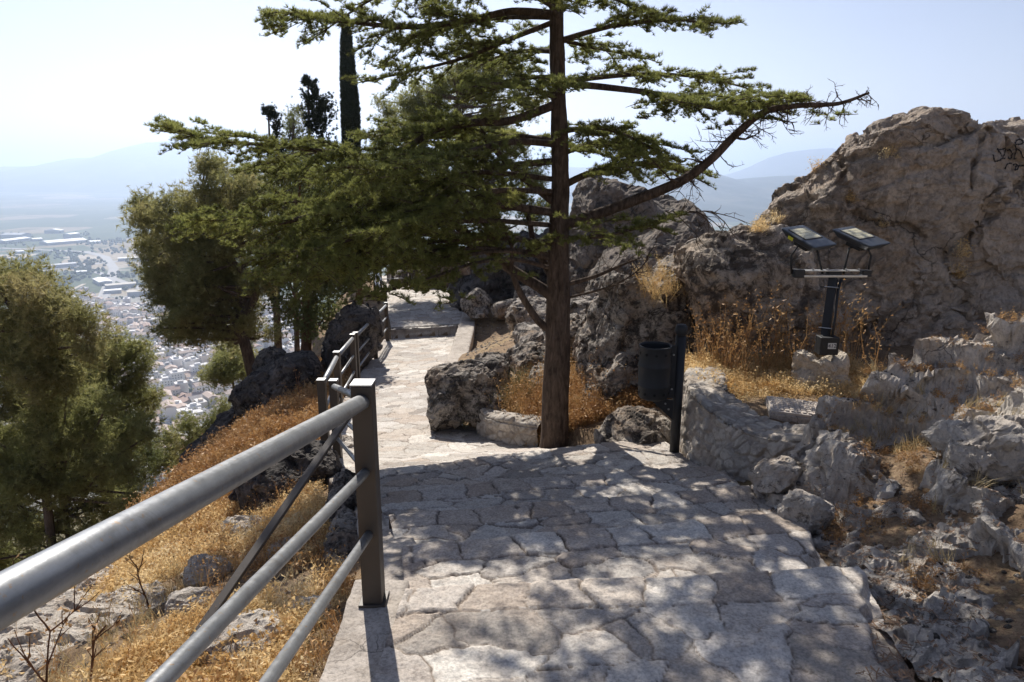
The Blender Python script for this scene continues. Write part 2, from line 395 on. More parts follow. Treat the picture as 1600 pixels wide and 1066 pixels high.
    c = ramp(t, at('tone'), [(0, (.30, .265, .23)), (.2, (.62, .575, .51)), (.4, (.42, .38, .34)), (.6, (.76, .71, .635)), (.8, (.48, .395, .32)), (1, (.66, .62, .57))])
    c = mix(t, ramp(t, noise(t, co, 6, 8, .7, .7), [(.42, 0), (.7, .55)]), c, (.33, .25, .19))
    c = mix(t, ramp(t, noise(t, co, 14, 8, .75), [(.52, 0), (.66, .5)]), c, (.24, .215, .2))
    j = mix(t, ramp(t, noise(t, co, 9, 6, .7), [(.35, 0), (.65, 1)]), (.33, .265, .21), (.13, .10, .08))
    c = mix(t, at('stone'), j, c)
    c = mix(t, ramp(t, noise(t, co, 70, 4, .7), [(.3, .5), (.6, 1)]), (0, 0, 0), c)
    t.links.new(c, p.inputs['Base Color']); p.inputs['Roughness'].default_value = .82; p.inputs['Specular IOR Level'].default_value = .3
    b = bump(t, noise(t, co, 22, 9, .72, .4), .55, .02); b = bump(t, noise(t, co, 110, 4, .7), .4, .004, b); t.links.new(b, p.inputs['Normal'])
    ob = link(me, 'path', m, None, True); tag(ob, kind='structure'); return ob
path = build_path()
def path_z(x, y):
    """interpolated height of the path at a point (inside or near), and signed side distance: <0 inside"""
    x = np.atleast_1d(np.asarray(x, float)); y = np.atleast_1d(np.asarray(y, float))
    s = rl[::6]; best = np.full(x.shape, 1e9); z = np.zeros_like(x); side = np.zeros_like(x)
    for k in range(len(s)):
        L, Rr = s[k, :2], s[k, 2:4]; d = Rr - L; W = np.linalg.norm(d); d = d / W
        u = (x - L[0]) * d[0] + (y - L[1]) * d[1]; n = -(x - L[0]) * d[1] + (y - L[1]) * d[0]
        out = np.maximum(-u, u - W); dist = np.abs(n) + np.maximum(out, 0) * .35
        m = dist < best; best = np.where(m, dist, best); z = np.where(m, s[k, 4], z)
        sd_ = np.where(np.abs(n) < .6, out, np.maximum(out, np.abs(n))); side = np.where(m, sd_, side)
    return z, side
# ------------------------------------------------------------------ ground around the path
CT = []
for i in range(len(LE)):
    z = min(Z0[i], Z1[i]); d = (RE[i] - LE[i]); d = d / np.linalg.norm(d)
    CT.append((*(LE[i] - d * .28), z - .12)); CT.append((*(RE[i] + d * .06), z - .02))
    CT.append((*(.5 * (LE[i] + RE[i])), z - .08))
CT += [(-1.42, 2.59, -2.08), (-1.3, .8, -1.95), (-1.5, -1, -1.9), (-2.55, 3.47, -2.65), (-3.3, 5.3, -3.25), (-2.2, 5.2, -2.85), (-2.9, 1.5, -2.7), (-4.4, 8, -4.1),
       (-3.2, 7.2, -3.45), (-3.9, 9.9, -3.9), (-5.2, 10.7, -4.9), (-3.9, 12.7, -4.15), (-4.4, 15.5, -4.5), (-4.6, 17.5, -4.6), (-4.2, 5.2, -3.9), (-4.2, 2.5, -3.7),
       (-6, 3.5, -6), (-6.3, 8, -7), (-7.5, 12, -9.3), (-6.6, 16, -7), (-6.5, 20, -6.2), (-8, 24, -7), (-10, 30, -10), (-10, 6, -12), (-11, 14, -15), (-11, 20, -14), (-6, -1, -5.5), (-10, 0, -11), (-14, 10, -20), (-14, 22, -22), (-14, 35, -24), (-14, -1, -18),
       (.45, 7.3, -2.86), (.1, 7.9, -2.95), (.9, 7.8, -2.72), (0, 9.5, -3.05), (.9, 9.5, -2.7), (-.3, 12, -3.5), (.8, 12, -3.1), (-.3, 15.8, -3.9), (.6, 17.1, -3.75), (1.6, 15, -3.0), (2, 20, -3.0),
       (1.5, 8.5, -2.4), (2.5, 9, -2.1), (1.9, 6.6, -2.25), (1.5, 6.45, -2.62), (2.0, 6.1, -2.0), (2.78, 6.15, -2.0), (2.3, 5.35, -1.98), (1.75, 5.3, -1.98), (2.0, 4.7, -1.98), (3.5, 5.5, -1.95), (4, 7, -1.95), (6, 7, -1.8),
       (1.95, 4.1, -1.98), (1.85, 3.3, -1.86), (1.84, 2.37, -1.74), (2.45, 3.2, -1.62), (2.6, 4.2, -1.72), (3.4, 4.2, -1.5), (3.2, 2.5, -1.35), (2.3, 1.5, -1.5), (4.5, 3.5, -1.2), (6, 2, -.9), (6, 5, -1.4), (2.2, -1, -1.6), (5, -1, -1),
       (4, 11, -2.6), (8, 10, -3), (12, 8, -5), (12, 0, -2), (5, 16, -5), (9, 20, -9), (4, 28, -4.5), (10, 32, -12), (0, 32, -4.2), (1, 25, -3.6), (13, 38, -18), (0, 38, -7), (-6, 38, -9)]
CT = np.array(CT)
def tps(r2): return .5 * r2 * np.log(r2 + 1e-9)
_n = len(CT); _K = tps(((CT[:, None, :2] - CT[None, :, :2]) ** 2).sum(2)) + np.eye(_n) * .02
_Pm = np.c_[np.ones(_n), CT[:, :2]]
_sol = np.linalg.solve(np.block([[_K, _Pm], [_Pm.T, np.zeros((3, 3))]]), np.r_[CT[:, 2], 0, 0, 0])
def gz(x, y):
    x = np.atleast_1d(np.asarray(x, float)).ravel(); y = np.atleast_1d(np.asarray(y, float)).ravel()
    out = _sol[_n] + _sol[_n + 1] * x + _sol[_n + 2] * y
    for k in range(_n): out = out + _sol[k] * tps((x - CT[k, 0]) ** 2 + (y - CT[k, 1]) ** 2)
    return out
def ground_z(x, y):
    z = gz(x, y); x = np.ravel(x); y = np.ravel(y)
    pz, sd_ = path_z(x, y)
    k = np.clip(1 - (sd_ + .02) / .25, 0, 1); near = sd_ < .25
    z = np.where(near, z * (1 - k) + np.minimum(pz - .07, z * 0 + pz - .07) * k, z)
    left = np.clip((-x - .9 + .0 * y) / 1.5, 0, 1); rt = np.clip((x - 1.7) / .6, 0, 1) * (y < 6)
    amp = .02 + .13 * left + .06 * rt; amp = amp * np.clip(sd_ / .6, 0.1, 1)
    p = np.stack([x, y, np.zeros_like(x)], 1)
    z = z + amp * fbm(p * 1.6, 5, 61, .55) + amp * .5 * fbm(p * 3.3, 4, 71, .55, True) - amp * .2
    return z
def build_ground():
    def axis(a, b, f):
        o = [a]
        while o[-1] < b: o.append(o[-1] + f(o[-1]))
        return np.array(o)
    xs = axis(-14, 14, lambda x: .035 if -4 < x < 3.5 else .035 + .06 * min(1, abs(x - (-.3)) / 8))
    ys = axis(-1.5, 40, lambda y: .028 if y < 5 else (.05 if y < 10 else (.09 if y < 20 else .2)))
    Xg, Yg = np.meshgrid(xs, ys, indexing='ij'); Z = np.concatenate([ground_z(a, b) for a, b in zip(np.array_split(Xg.ravel(), 12), np.array_split(Yg.ravel(), 12))])
    me = mesh_np('ground', np.stack([Xg.ravel(), Yg.ravel(), Z], 1), grid_faces(len(xs), len(ys)))
    o = link(me, 'ground', M['soil'], None, True); tag(o, kind='structure'); return o
ground = build_ground()
def gz1(x, y): return float(ground_z(np.array([x]), np.array([y]))[0])
# ------------------------------------------------------------------ far hillside, plain, mountains
def seg_d(x, y, a, b):
    a, b = np.array(a, float), np.array(b, float); d = b - a
    u = np.clip(((x - a[0]) * d[0] + (y - a[1]) * d[1]) / (d @ d), 0, 1)
    return np.hypot(x - a[0] - u * d[0], y - a[1] - u * d[1])
PLAIN = -250.
def hill_z(x, y):
    d = seg_d(x, y, (0, -30), (2, 34)); z = -21 - np.maximum(d - 13, 0) * .43
    p = np.stack([x, y, 0 * x], 1); z = z + fbm(p / 40, 4, 7) * np.clip((d - 13) / 40, 0, 1) * 9
    return np.maximum(z, PLAIN - 6)
def build_hill():
    r = np.concatenate([np.linspace(0, 60, 40), np.linspace(66, 900, 90)]); a = np.linspace(0, 2 * np.pi, 181)
    Rr, A = np.meshgrid(r, a, indexing='ij'); X = Rr * np.sin(A); Y = 8 + Rr * np.cos(A); Z = hill_z(X.ravel(), Y.ravel())
    me = mesh_np('hillside', np.stack([X.ravel(), Y.ravel(), Z], 1), grid_faces(len(r), 181)[:, ::-1])
    m = soil_mat('scrubby_hillside', (.10, .10, .05), (.20, .17, .10), (.28, .22, .14), (.05, .06, .03), .12)
    tag(link(me, 'hillside', m, None, True), kind='structure')
build_hill()
def build_plain():
    r = np.concatenate([np.linspace(250, 6000, 160), np.geomspace(6100, 42000, 60)]); a = np.linspace(-1.25, 1.25, 260)
    Rr, A = np.meshgrid(r, a, indexing='ij'); X = (Rr * np.sin(A)).ravel(); Y = (Rr * np.cos(A)).ravel()
    p = np.stack([X, Y, 0 * X], 1); k = np.clip((Y - 3000) / 6000, 0, 1)
    Z = PLAIN + k * (fbm(p / 1500, 4, 3) * 45 + 10 + k * fbm(p / 4200, 3, 8) * 60)
    me = mesh_np('plain', np.stack([X, Y, Z], 1), grid_faces(len(r), 260)[:, ::-1])
    m, t, pn, o = mat('valley_fields'); co = coords(t, .001)
    v = N(t, 'TexVoronoi'); v.inputs['Scale'].default_value = 4.2; v.inputs['Randomness'].default_value = .9
    mp = N(t, 'Mapping'); mp.inputs['Scale'].default_value = (1, .55, 1); mp.inputs['Rotation'].default_value = (0, 0, .5); t.links.new(co, mp.inputs[0])
    t.links.new(mp.outputs[0], v.inputs['Vector'])
    sep = N(t, 'SeparateColor'); t.links.new(v.outputs['Color'], sep.inputs[0])
    c = ramp(t, sep.outputs[0], [(0, (.075, .095, .05)), (.35, (.11, .125, .065)), (.55, (.09, .11, .06)), (.7, (.26, .21, .14)), (.82, (.15, .15, .09)), (.93, (.36, .30, .22)), (1, (.10, .12, .07))])
    for q in t.nodes:
        if q.bl_idname == 'ShaderNodeValToRGB': q.color_ramp.interpolation = 'CONSTANT'
    # olive trees in rows
    ol = N(t, 'TexVoronoi'); ol.inputs['Scale'].default_value = 90; ol.inputs['Randomness'].default_value = .25; t.links.new(mp.outputs[0], ol.inputs['Vector'])
    c = mix(t, ramp(t, ol.outputs['Distance'], [(.28, .75), (.42, 0)]), c, (.045, .06, .035))
    c = mix(t, ramp(t, noise(t, co, 9, 8, .75), [(.52, 0), (.60, .7)]), c, (.055, .075, .04))
    c = mix(t, ramp(t, noise(t, co, 3.1, 9, .8), [(.60, 0), (.66, .8)]), c, (.40, .36, .30))
    t.links.new(c, pn.inputs['Base Color']); pn.inputs['Roughness'].default_value = .95; pn.inputs['Specular IOR Level'].default_value = .1
    tag(link(me, 'plain', m, None, True), kind='structure')
build_plain()
def ridge(name, prof, dist, depth, seed, colr, foot=PLAIN):
    """crest traced as (px, py) and stood at a real distance, with slopes in front and behind"""
    xs = np.array([a for a, b in prof], float); ysp = np.array([b for a, b in prof], float)
    n = 260; px = np.linspace(xs[0], xs[-1], n); py = np.interp(px, xs, ysp)
    crest = np.array([PY(a, b, dist) for a, b in zip(px, py)])
    vs = np.linspace(-1, 1, 61); V = []
    for v in vs:
        q = crest.copy(); hgt = crest[:, 2] - foot + 8; q[:, 1] += v * depth
        pr = np.maximum(0, 1 - np.abs(v)) ** 1.15
        p = np.stack([q[:, 0], q[:, 1], 0 * px], 1)
        g = fbm(p / (depth * .55) + np.array([0, 0, seed]), 5, seed, .55, True)
        q[:, 2] = foot - 8 + hgt * pr * (1 + .28 * g * (1 - pr)) + (fbm(p / (depth * .12), 4, seed + 5) * hgt * .05 * np.sqrt(pr) * (1 if abs(v) > .02 else .5))
        V.append(q)
    me = mesh_np(name, np.concatenate(V), grid_faces(61, n))
    m, t, pn, o = mat(name + '_scrub'); co = coords(t, 1 / depth)
    c = ramp(t, noise(t, co, 7, 9, .75, .5), [(.38, colr[0]), (.52, colr[1]), (.64, colr[2])])
    v = N(t, 'TexNoise'); t.links.new(c, pn.inputs['Base Color']); pn.inputs['Roughness'].default_value = .95; pn.inputs['Specular IOR Level'].default_value = .1
    tag(link(me, 'mountains', m, None, True), kind='structure')
sc1 = ((.018, .028, .022), (.05, .058, .045), (.11, .105, .08))
ridge('mountains', [(900, 300), (960, 262), (1010, 250), (1060, 256), (1110, 268), (1150, 280), (1200, 276), (1240, 274), (1290, 283), (1340, 300), (1420, 290), (1500, 310), (1640, 330)], 5200, 1900, 3, sc1)
ridge('mountains', [(1040, 300), (1130, 278), (1170, 262), (1200, 247), (1230, 238), (1265, 234), (1300, 232), (1330, 240), (1380, 255), (1450, 250), (1530, 262), (1700, 280)], 9500, 2600, 9, sc1)
ridge('mountains', [(-40, 262), (60, 259), (110, 247), (150, 246), (190, 232), (230, 222), (280, 221), (330, 228), (400, 240), (520, 235), (640, 250), (760, 245), (900, 262), (1000, 258)], 9800, 2900, 5, sc1)
# ------------------------------------------------------------------ roads in the valley
def strip(name, pts, width, z, m):
    pts = [PZ(a, b, PLAIN) for a, b in pts]; V = []; F = []
    q = []
    for i in range(len(pts) - 1):
        for k in range(8): q.append(pts[i].lerp(pts[i + 1], k / 8))
    q.append(pts[-1])
    for i, p in enumerate(q):
        t = (q[min(i + 1, len(q) - 1)] - q[max(i - 1, 0)]); n = Vector((-t.y, t.x, 0)).normalized() * width / 2
        V += [(p.x - n.x, p.y - n.y, PLAIN + z), (p.x + n.x, p.y + n.y, PLAIN + z)]
    F = [(2 * i, 2 * i + 1, 2 * i + 3, 2 * i + 2) for i in range(len(q) - 1)]
    me = bpy.data.meshes.new(name); me.from_pydata(V, [], F); tag(link(me, name, m), kind='structure')
M['road'] = simple('pale_asphalt', (.33, .32, .31), .9, 0, .02, .2); M['dirt'] = simple('pale_dirt', (.42, .36, .28), .95, 0, .02, .3)
strip('road', [(90, 392), (135, 394), (165, 402), (178, 420), (172, 440), (160, 470)], 22, 1.0, M['road'])
strip('road', [(0, 430), (60, 424), (120, 416), (170, 410), (230, 403)], 26, .6, M['road'])
strip('road', [(150, 425), (190, 440), (230, 455), (280, 462)], 16, .8, M['road'])
strip('dirt_track', [(100, 458), (115, 452), (132, 444)], 9, .7, M['dirt'])
strip('road', [(0, 388), (90, 392)], 18, .9, M['road'])
strip('bare_field', [(120, 404), (150, 400)], 120, .4, M['dirt'])
strip('bare_field', [(-20, 402), (50, 400)], 110, .4, M['dirt'])
# ------------------------------------------------------------------ buildings of the town
WALLC = [(.72, .70, .67), (.62, .60, .57), (.66, .58, .48), (.74, .73, .72), (.55, .53, .52)]
ROOFC = [(.36, .25, .20), (.42, .33, .28), (.30, .27, .26), (.62, .60, .58), (.46, .36, .3), (.20, .20, .21)]
wm_ = [simple('plaster_wall', c, .9) for c in WALLC]; rm_ = [simple('roof_covering', c, .9, 0, .4, .25) for c in ROOFC]; M['glassd'] = simple('dark_window', (.05, .06, .07), .3)
WN = ['white', 'off-white', 'sand coloured', 'bright white', 'pale grey']; RN = ['red tiled', 'orange-brown tiled', 'brown tiled', 'flat white', 'beige tiled', 'flat dark grey']
def house_geo(mb, c, yaw, w_, d_, h_, flat, mi=0, ri=1, gi=2):
    Rm = Matrix.Rotation(yaw, 4, 'Z')
    def q(x, y, z): return Vector(c) + Rm @ Vector((x, y, z))
    a, b = w_ / 2, d_ / 2
    base = [q(-a, -b, -6), q(a, -b, -6), q(a, b, -6), q(-a, b, -6), q(-a, -b, h_), q(a, -b, h_), q(a, b, h_), q(-a, b, h_)]
    mb.add(base, [(0, 1, 5, 4), (1, 2, 6, 5), (2, 3, 7, 6), (3, 0, 4, 7)], mi)
    if flat: mb.add(base[4:], [(0, 1, 2, 3)], ri); mb.add([q(-a * .5, -b * .4, h_), q(a * .1, -b * .4, h_), q(a * .1, b * .5, h_), q(-a * .5, b * .5, h_), q(-a * .5, -b * .4, h_ + 2.4), q(a * .1, -b * .4, h_ + 2.4), q(a * .1, b * .5, h_ + 2.4), q(-a * .5, b * .5, h_ + 2.4)], [(0, 1, 5, 4), (1, 2, 6, 5), (2, 3, 7, 6), (3, 0, 4, 7), (4, 5, 6, 7)], mi)
    else:
        o = .5; rh = d_ * .2
        mb.add([q(-a - o, -b - o, h_ - .1), q(a + o, -b - o, h_ - .1), q(a + o, b + o, h_ - .1), q(-a - o, b + o, h_ - .1), q(-a - o, 0, h_ + rh), q(a + o, 0, h_ + rh)], [(0, 1, 5, 4), (2, 3, 4, 5), (1, 2, 5), (3, 0, 4)], ri)
    # window openings on the long sides
    for fl in range(int(h_ // 3)):
        for k in range(int(w_ // 3)):
            x = -a + 1.6 + k * 3
            for s in (-1, 1):
                y = s * (b + .04); mb.add([q(x - .5, y, fl * 3 + 1), q(x + .5, y, fl * 3 + 1), q(x + .5, y, fl * 3 + 2.3), q(x - .5, y, fl * 3 + 2.3)], [(0, 1, 2, 3)[::s]], gi)
def town():
    spots = []
    for row in range(66):
        t = 560 + row * 14.5
        for k in range(46):
            px = 95 + k * (12.5 * 1100 / t) * (1.0) + random.uniform(-4, 4)
            if px > 470: break
            r = ray(px, 500); x = (px - 800) / FPX * t; tt = t + random.uniform(-5, 5)
            y = 0
            # ground plane at PLAIN: forward depth tt, find world Y
            # depth d = Y*CP - z*SP  ->  Y = (d + z*SP)/CP
            Y = (tt + PLAIN * SP) / CP
            py = topx(np.array([[x, Y, PLAIN]]))[0][1]
            if py < 462 or py > 760: continue
            if py < 478 and px > 150: continue
            spots.append((tt, x, Y))
    spots.sort(); print('houses', len(spots))
    street = random.random
    stuff = MB(); n = 0
    protos = {}
    for tt, x, Y in spots:
        if random.random() < .05 or abs(math.sin(x / 55 + Y / 300)) < .085 or abs(math.sin(Y / 70 - x / 260)) < .09: continue
        yaw = .35 + .5 * math.sin(x / 90 + Y / 160) + random.choice((0, math.pi / 2))
        wi = random.choices(range(5), (5, 3, 2, 5, 2))[0]; ri = random.choices(range(6), (2, 2, 2, 5, 4, 2))[0]
        w_, d_, h_ = random.uniform(8, 22), random.uniform(8, 14), random.choice((4, 6, 7, 8, 10, 13, 17)); flat = ri in (3, 5)
        if n < 300:
            key = (wi, ri, random.randrange(2))
            if key not in protos:
                mb = MB(); house_geo(mb, (0, 0, 0), 0, w_, d_, h_, flat)
                o = mb.build('town_house', [wm_[wi], rm_[ri], M['glassd']]); protos[key] = o
            else:
                o = protos[key].copy(); col.objects.link(o)
            o.location = (x, Y, PLAIN); o.rotation_euler = (0, 0, yaw)
            tag(o, f'small {WN[wi]} house with {RN[ri]} roof down in the hazy town', 'house', 'houses of the town far below')
        else: house_geo(stuff, (x, Y, PLAIN), yaw, w_, d_, h_, flat, wi, 5 + ri, 11)
        n += 1
    o = stuff.build('distant_town', wm_ + rm_ + [M['glassd']]); tag(o, 'dense mass of white houses at the far edge of the town', 'town', kind='stuff')
    # ground of the town
    g = mesh_np('town_ground', [tuple(PZ(a, b, PLAIN + .5)) for a, b in ((40, 462), (480, 462), (620, 800), (-120, 800))], [(0, 1, 2, 3)])
    tag(link(g, 'town_ground', soil_mat('town_streets', (.3, .28, .26), (.4, .38, .35), (.2, .22, .17), (.09, .11, .06), .05)), kind='structure')
town()
WH = [((55, 422), (118, 416), 22, 9, 'grey', 'long low grey warehouse beside the valley road'), ((0, 381), (40, 376), 40, 10, 'white', 'white factory hall at the left edge of the valley'), ((10, 371), (42, 371), 55, 12, 'grey', 'domed grey hall with a white roof in the valley'),
      ((68, 383), (130, 378), 60, 9, 'white', 'wide white warehouse roof in the middle of the valley'), ((105, 374), (120, 372), 30, 18, 'white', 'tall white factory block behind the wide warehouse'), ((140, 381), (156, 380), 30, 8, 'white', 'small white warehouse by the orchard rows'),
      ((50, 377), (65, 376), 30, 8, 'white', 'short white shed between two bigger halls'), ((185, 408), (225, 406), 16, 8, 'white', 'thin long white shed beside the pine crown'), ((165, 452), (212, 448), 24, 9, 'cream', 'long cream school-like block above the town'),
      ((200, 463), (245, 460), 26, 10, 'cream', 'long pale block next to the upper town edge'), ((163, 459), (190, 457), 18, 7, 'white', 'short white block terraced above the town'), ((120, 428), (136, 427), 18, 6, 'white', 'small white sheds in the green valley floor'),
      ((25, 396), (36, 395), 20, 6, 'white', 'small white barn in a brown field'), ((82, 365), (88, 364), 60, 12, 'white', 'tiny bright white building far out on the plain'), ((155, 440), (166, 446), 25, 8, 'white', 'white yard building where roads meet')]
rw = {'grey': simple('grey_roof', (.30, .31, .33), .6), 'white': simple('white_roof', (.72, .72, .71), .6), 'cream': simple('cream_roof', (.55, .50, .42), .8)}
wwall = simple('factory_wall', (.38, .39, .41), .8)
for (a, b, dd, hh, cn, lab) in WH:
    p, q = PZ(*a, PLAIN), PZ(*b, PLAIN); c = (p + q) / 2; L = (q - p).length; yaw = math.atan2(q.y - p.y, q.x - p.x)
    root = empty('warehouse', c, lab, 'building', None, (0, 0, yaw))
    mb = MB(); a_, b_ = L / 2, dd / 2
    mb.box((0, 0, hh / 2), (L, dd, hh)); mb.build('wall', wwall, root, world=False)
    mb = MB(); V = [(s * (a_ + .6), y, z) for s in (-1, 1) for y, z in ((-b_ - .6, hh), (0, hh + dd * .09), (b_ + .6, hh), (b_ + .6, hh - .5), (-b_ - .6, hh - .5))]
    mb.add(V, [(0, 1, 6, 5), (1, 2, 7, 6), (2, 3, 8, 7), (4, 0, 5, 9), (0, 4, 3, 2, 1), (5, 6, 7, 8, 9)]); mb.build('roof', rw[cn], root, world=False)
# groves and copses between the fields
def copses():
    mb = []; FF = []; base = 0
    bm = bmesh.new(); bmesh.ops.create_icosphere(bm, subdivisions=1, radius=1); IV = np.array([v.co[:] for v in bm.verts]); bm.verts.index_update(); IF = np.array([[v.index for v in f.verts] for f in bm.faces]); bm.free()
    cl = [(rng.uniform(-20, 420), rng.uniform(365, 462)) for _ in range(70)]
    for cx, cy in cl:
        for _ in range(rng.integers(8, 30)):
            px, py = cx + rng.normal() * 14, cy + rng.normal() * 2.2
            if py < 345: continue
            p = np.array(PZ(px, py, PLAIN)); s = rng.uniform(3, 6)
            V = IV * (1 + rng.uniform(-.25, .25, (len(IV), 1))) * (s, s, s * .9) + p + (0, 0, s * .6); mb.append(V); FF.append(IF + base); base += len(IV)
    for _ in range(900):            # trees among the houses
        px, py = rng.uniform(100, 460), rng.uniform(464, 720); p = np.array(PZ(px, py, PLAIN)); s = rng.uniform(1.5, 4)
        V = IV * (1 + rng.uniform(-.25, .25, (len(IV), 1))) * s + p + (0, 0, s * .6); mb.append(V); FF.append(IF + base); base += len(IV)
    me = mesh_np('distant_trees', np.concatenate(mb), np.concatenate(FF)); o = link(me, 'distant_trees', simple('dark_green_crowns', (.045, .065, .03), .9, 0, .2, .4))
    tag(o, 'dark copses and olive groves dotted over the valley floor', 'trees', kind='stuff')
copses()
# ------------------------------------------------------------------ railings
def post(root, p, h=.97, w_=.082, yaw=0, d_=.082):
    mb = MB(); Rm = Matrix.Rotation(yaw, 3, 'Z')
    mb.box(Vector(p) + Vector((0, 0, h / 2 - .06)), (w_, d_, h + .1), Rm, 0, .004)
    o = mb.build('post', M['post'], root)
    cp = MB(); cp.box(Vector(p) + Vector((0, 0, h - .004)), (w_ + .006, d_ + .006, .008), Rm, 0, .002); cp.build('cap', M['rail'], o)
    ft = MB(); ft.box(Vector(p) + Vector((0, 0, .006)), (w_ + .03, d_ + .03, .012), Rm, 0, .002); ft.build('base_plate', M['post'], o)
    return o
def rails(root, a, b, hs, rr):
    for h, r_ in zip(hs, rr):
        mb = MB(); mb.tube([Vector(a) + Vector((0, 0, h)), Vector(b) + Vector((0, 0, h))], r_, 24); mb.build('rail', M['rail'], root, True)
HS, RR = (.895, .60, .325), (.031, .019, .019)
A = Vector((-.585, 2.64, -1.785)); A0 = Vector((-.62, -.9, -1.05))
r1 = empty('railing', A, 'nearest grey tubular railing running down the left edge of the steps, with a slanting brace', 'railing')
post(r1, A); post(r1, A0); rails(r1, A0, A + Vector((-.0, -.02, 0)), HS, RR)
bp = P(268, 1050, 3.0)
mb = MB(); a_, b_ = P(566, 618, 4.35), bp; d = (b_ - a_); Mx = d.to_track_quat('Z', 'Y').to_matrix()
mb.box((a_ + b_) / 2, (.045, .02, d.length), Mx, 0, .003); mb.build('brace', M['post'], r1)
A2 = Vector((-.98, 4.55, -2.44)); B = Vector((-1.98, 7.0, -3.10)); B2 = B + Vector((.13, -.02, .0))
r2 = empty('railing', B2, 'short grey railing section behind the nearest post, ending at a corner post', 'railing', None)
post(r2, A2); post(r2, B2); rails(r2, A2, B2, HS, RR)
def LEp(y, off=.06):
    k = np.interp(y, LE[:, 1], np.arange(len(LE))); x = np.interp(y, LE[:, 1], LE[:, 0]); z = np.interp(y, LE[:, 1], [min(a, b) for a, b in zip(Z0, Z1)])
    return Vector((x - off, y, z))
pd1, pc, pe, pf = LEp(11.3), LEp(9.0), LEp(14.6), LEp(17.0)
r3 = empty('railing', B, 'grey three-bar railing from the corner post to the pair of posts by the sunny path', 'railing')
for q in (B, pc, pd1): post(r3, q)
rails(r3, B, pc, HS, RR); rails(r3, pc, pd1, HS, RR)
pd2 = pd1 + Vector((-.0, .22, -.02))
r4 = empty('railing', pf, 'grey three-bar railing beside the far end of the sunny path, before the low step', 'railing')
for q in (pd2, pe, pf): post(r4, q)
rails(r4, pd2, pe, HS, RR); rails(r4, pe, pf, HS, RR)
q5 = [Vector((-3.5, 19.2, -4.1)), Vector((-4.35, 22.6, -4.2)), Vector((-5.2, 26.4, -4.45))]
r5 = empty('railing', q5[0], 'distant railing going up past the low step, half hidden by cedar twigs', 'railing')
for q in q5: post(r5, q)
for a, b in zip(q5, q5[1:]): rails(r5, a, b, HS, RR)
q6 = [Vector((-5.0, 26.6, -4.45)), Vector((-4.55, 26.6, -4.42)), Vector((-4.1, 26.5, -4.40)), Vector((-3.85, 26.4, -4.38))]
r6 = empty('railing', q6[-1], 'farthest railing crossing above the path with a broad dark end post', 'railing')
for q in q6: post(r6, q)
post(r6, q6[-1] + Vector((.12, 0, 0)), 1.05, .14); rails(r6, q6[0], q6[-1], HS, RR)
# kerb under the near railing
def kerb(name, pts, wdt, drop, seed, m, zoff=.01):
    pts = [Vector(p) for p in pts]; q = []
    for i in range(len(pts) - 1):
        n = max(2, int((pts[i + 1] - pts[i]).length / .02)); q += [pts[i].lerp(pts[i + 1], k / n) for k in range(n)]
    q.append(pts[-1]); prof = [(-.5, -drop), (-.5, -.12), (-.5, -.03), (-.47, 0)] + [(-.47 + .94 * k / 8, 0) for k in range(1, 9)] + [(.5, -.03), (.5, -drop)]
    V = []
    for i, p in enumerate(q):
        t = q[min(i + 1, len(q) - 1)] - q[max(i - 1, 0)]; n = Vector((t.y, -t.x, 0)).normalized()
        for a, z in prof: V.append(p + n * a * wdt + Vector((0, 0, z + zoff)))
    V = np.array([v[:] for v in V]); F = grid_faces(len(q), len(prof)); nn = vnormals(V, F)
    V = V + nn * (fbm(V * 5, 4, seed) * .02 + fbm(V * 26, 3, seed + 3) * .006)[:, None]
    return link(mesh_np(name, V, F), name, m, None, True)
k1 = kerb('kerb', [(-.585, -1.3, -1.77), (-.575, 2.6, -1.785), (-.58, 2.80, -1.80)], .25, .45, 3, M['concrete']); tag(k1, kind='structure')
k2 = kerb('kerb', [(-.56, 2.78, -1.915), (-.64, 3.4, -2.0), (-.82, 4.0, -2.2), (-1.05, 4.8, -2.42), (-1.40, 5.7, -2.70), (-2.03, 7.1, -3.10)], .27, .5, 5, M['concrete']); tag(k2, kind='structure')
k3 = kerb('kerb', [(-2.1, 7.2, -3.1), (-2.36, 9.3, -3.38), (-2.66, 11.5, -3.67), (-2.94, 14.8, -4.02), (-3.1, 17.2, -4.2)], .24, .5, 6, M['concrete']); tag(k3, kind='structure')
k4 = kerb('kerb', [(-1.15, 12.6, -3.72), (-1.16, 15, -3.95), (-1.18, 19.3, -3.95)], .42, .3, 8, M['concrete']); tag(k4, kind='structure')
# riser of the low step across the path
rb = kerb('kerb', [(-3.05, 17.42, -3.97), (-1.34, 17.92, -3.97)], .26, .3, 9, M['rock_dark'], .0); rb.name = 'stone_step'; tag(rb, kind='structure')
M['led2'] = simple('cream_led_domes', (.75, .70, .50), .3)
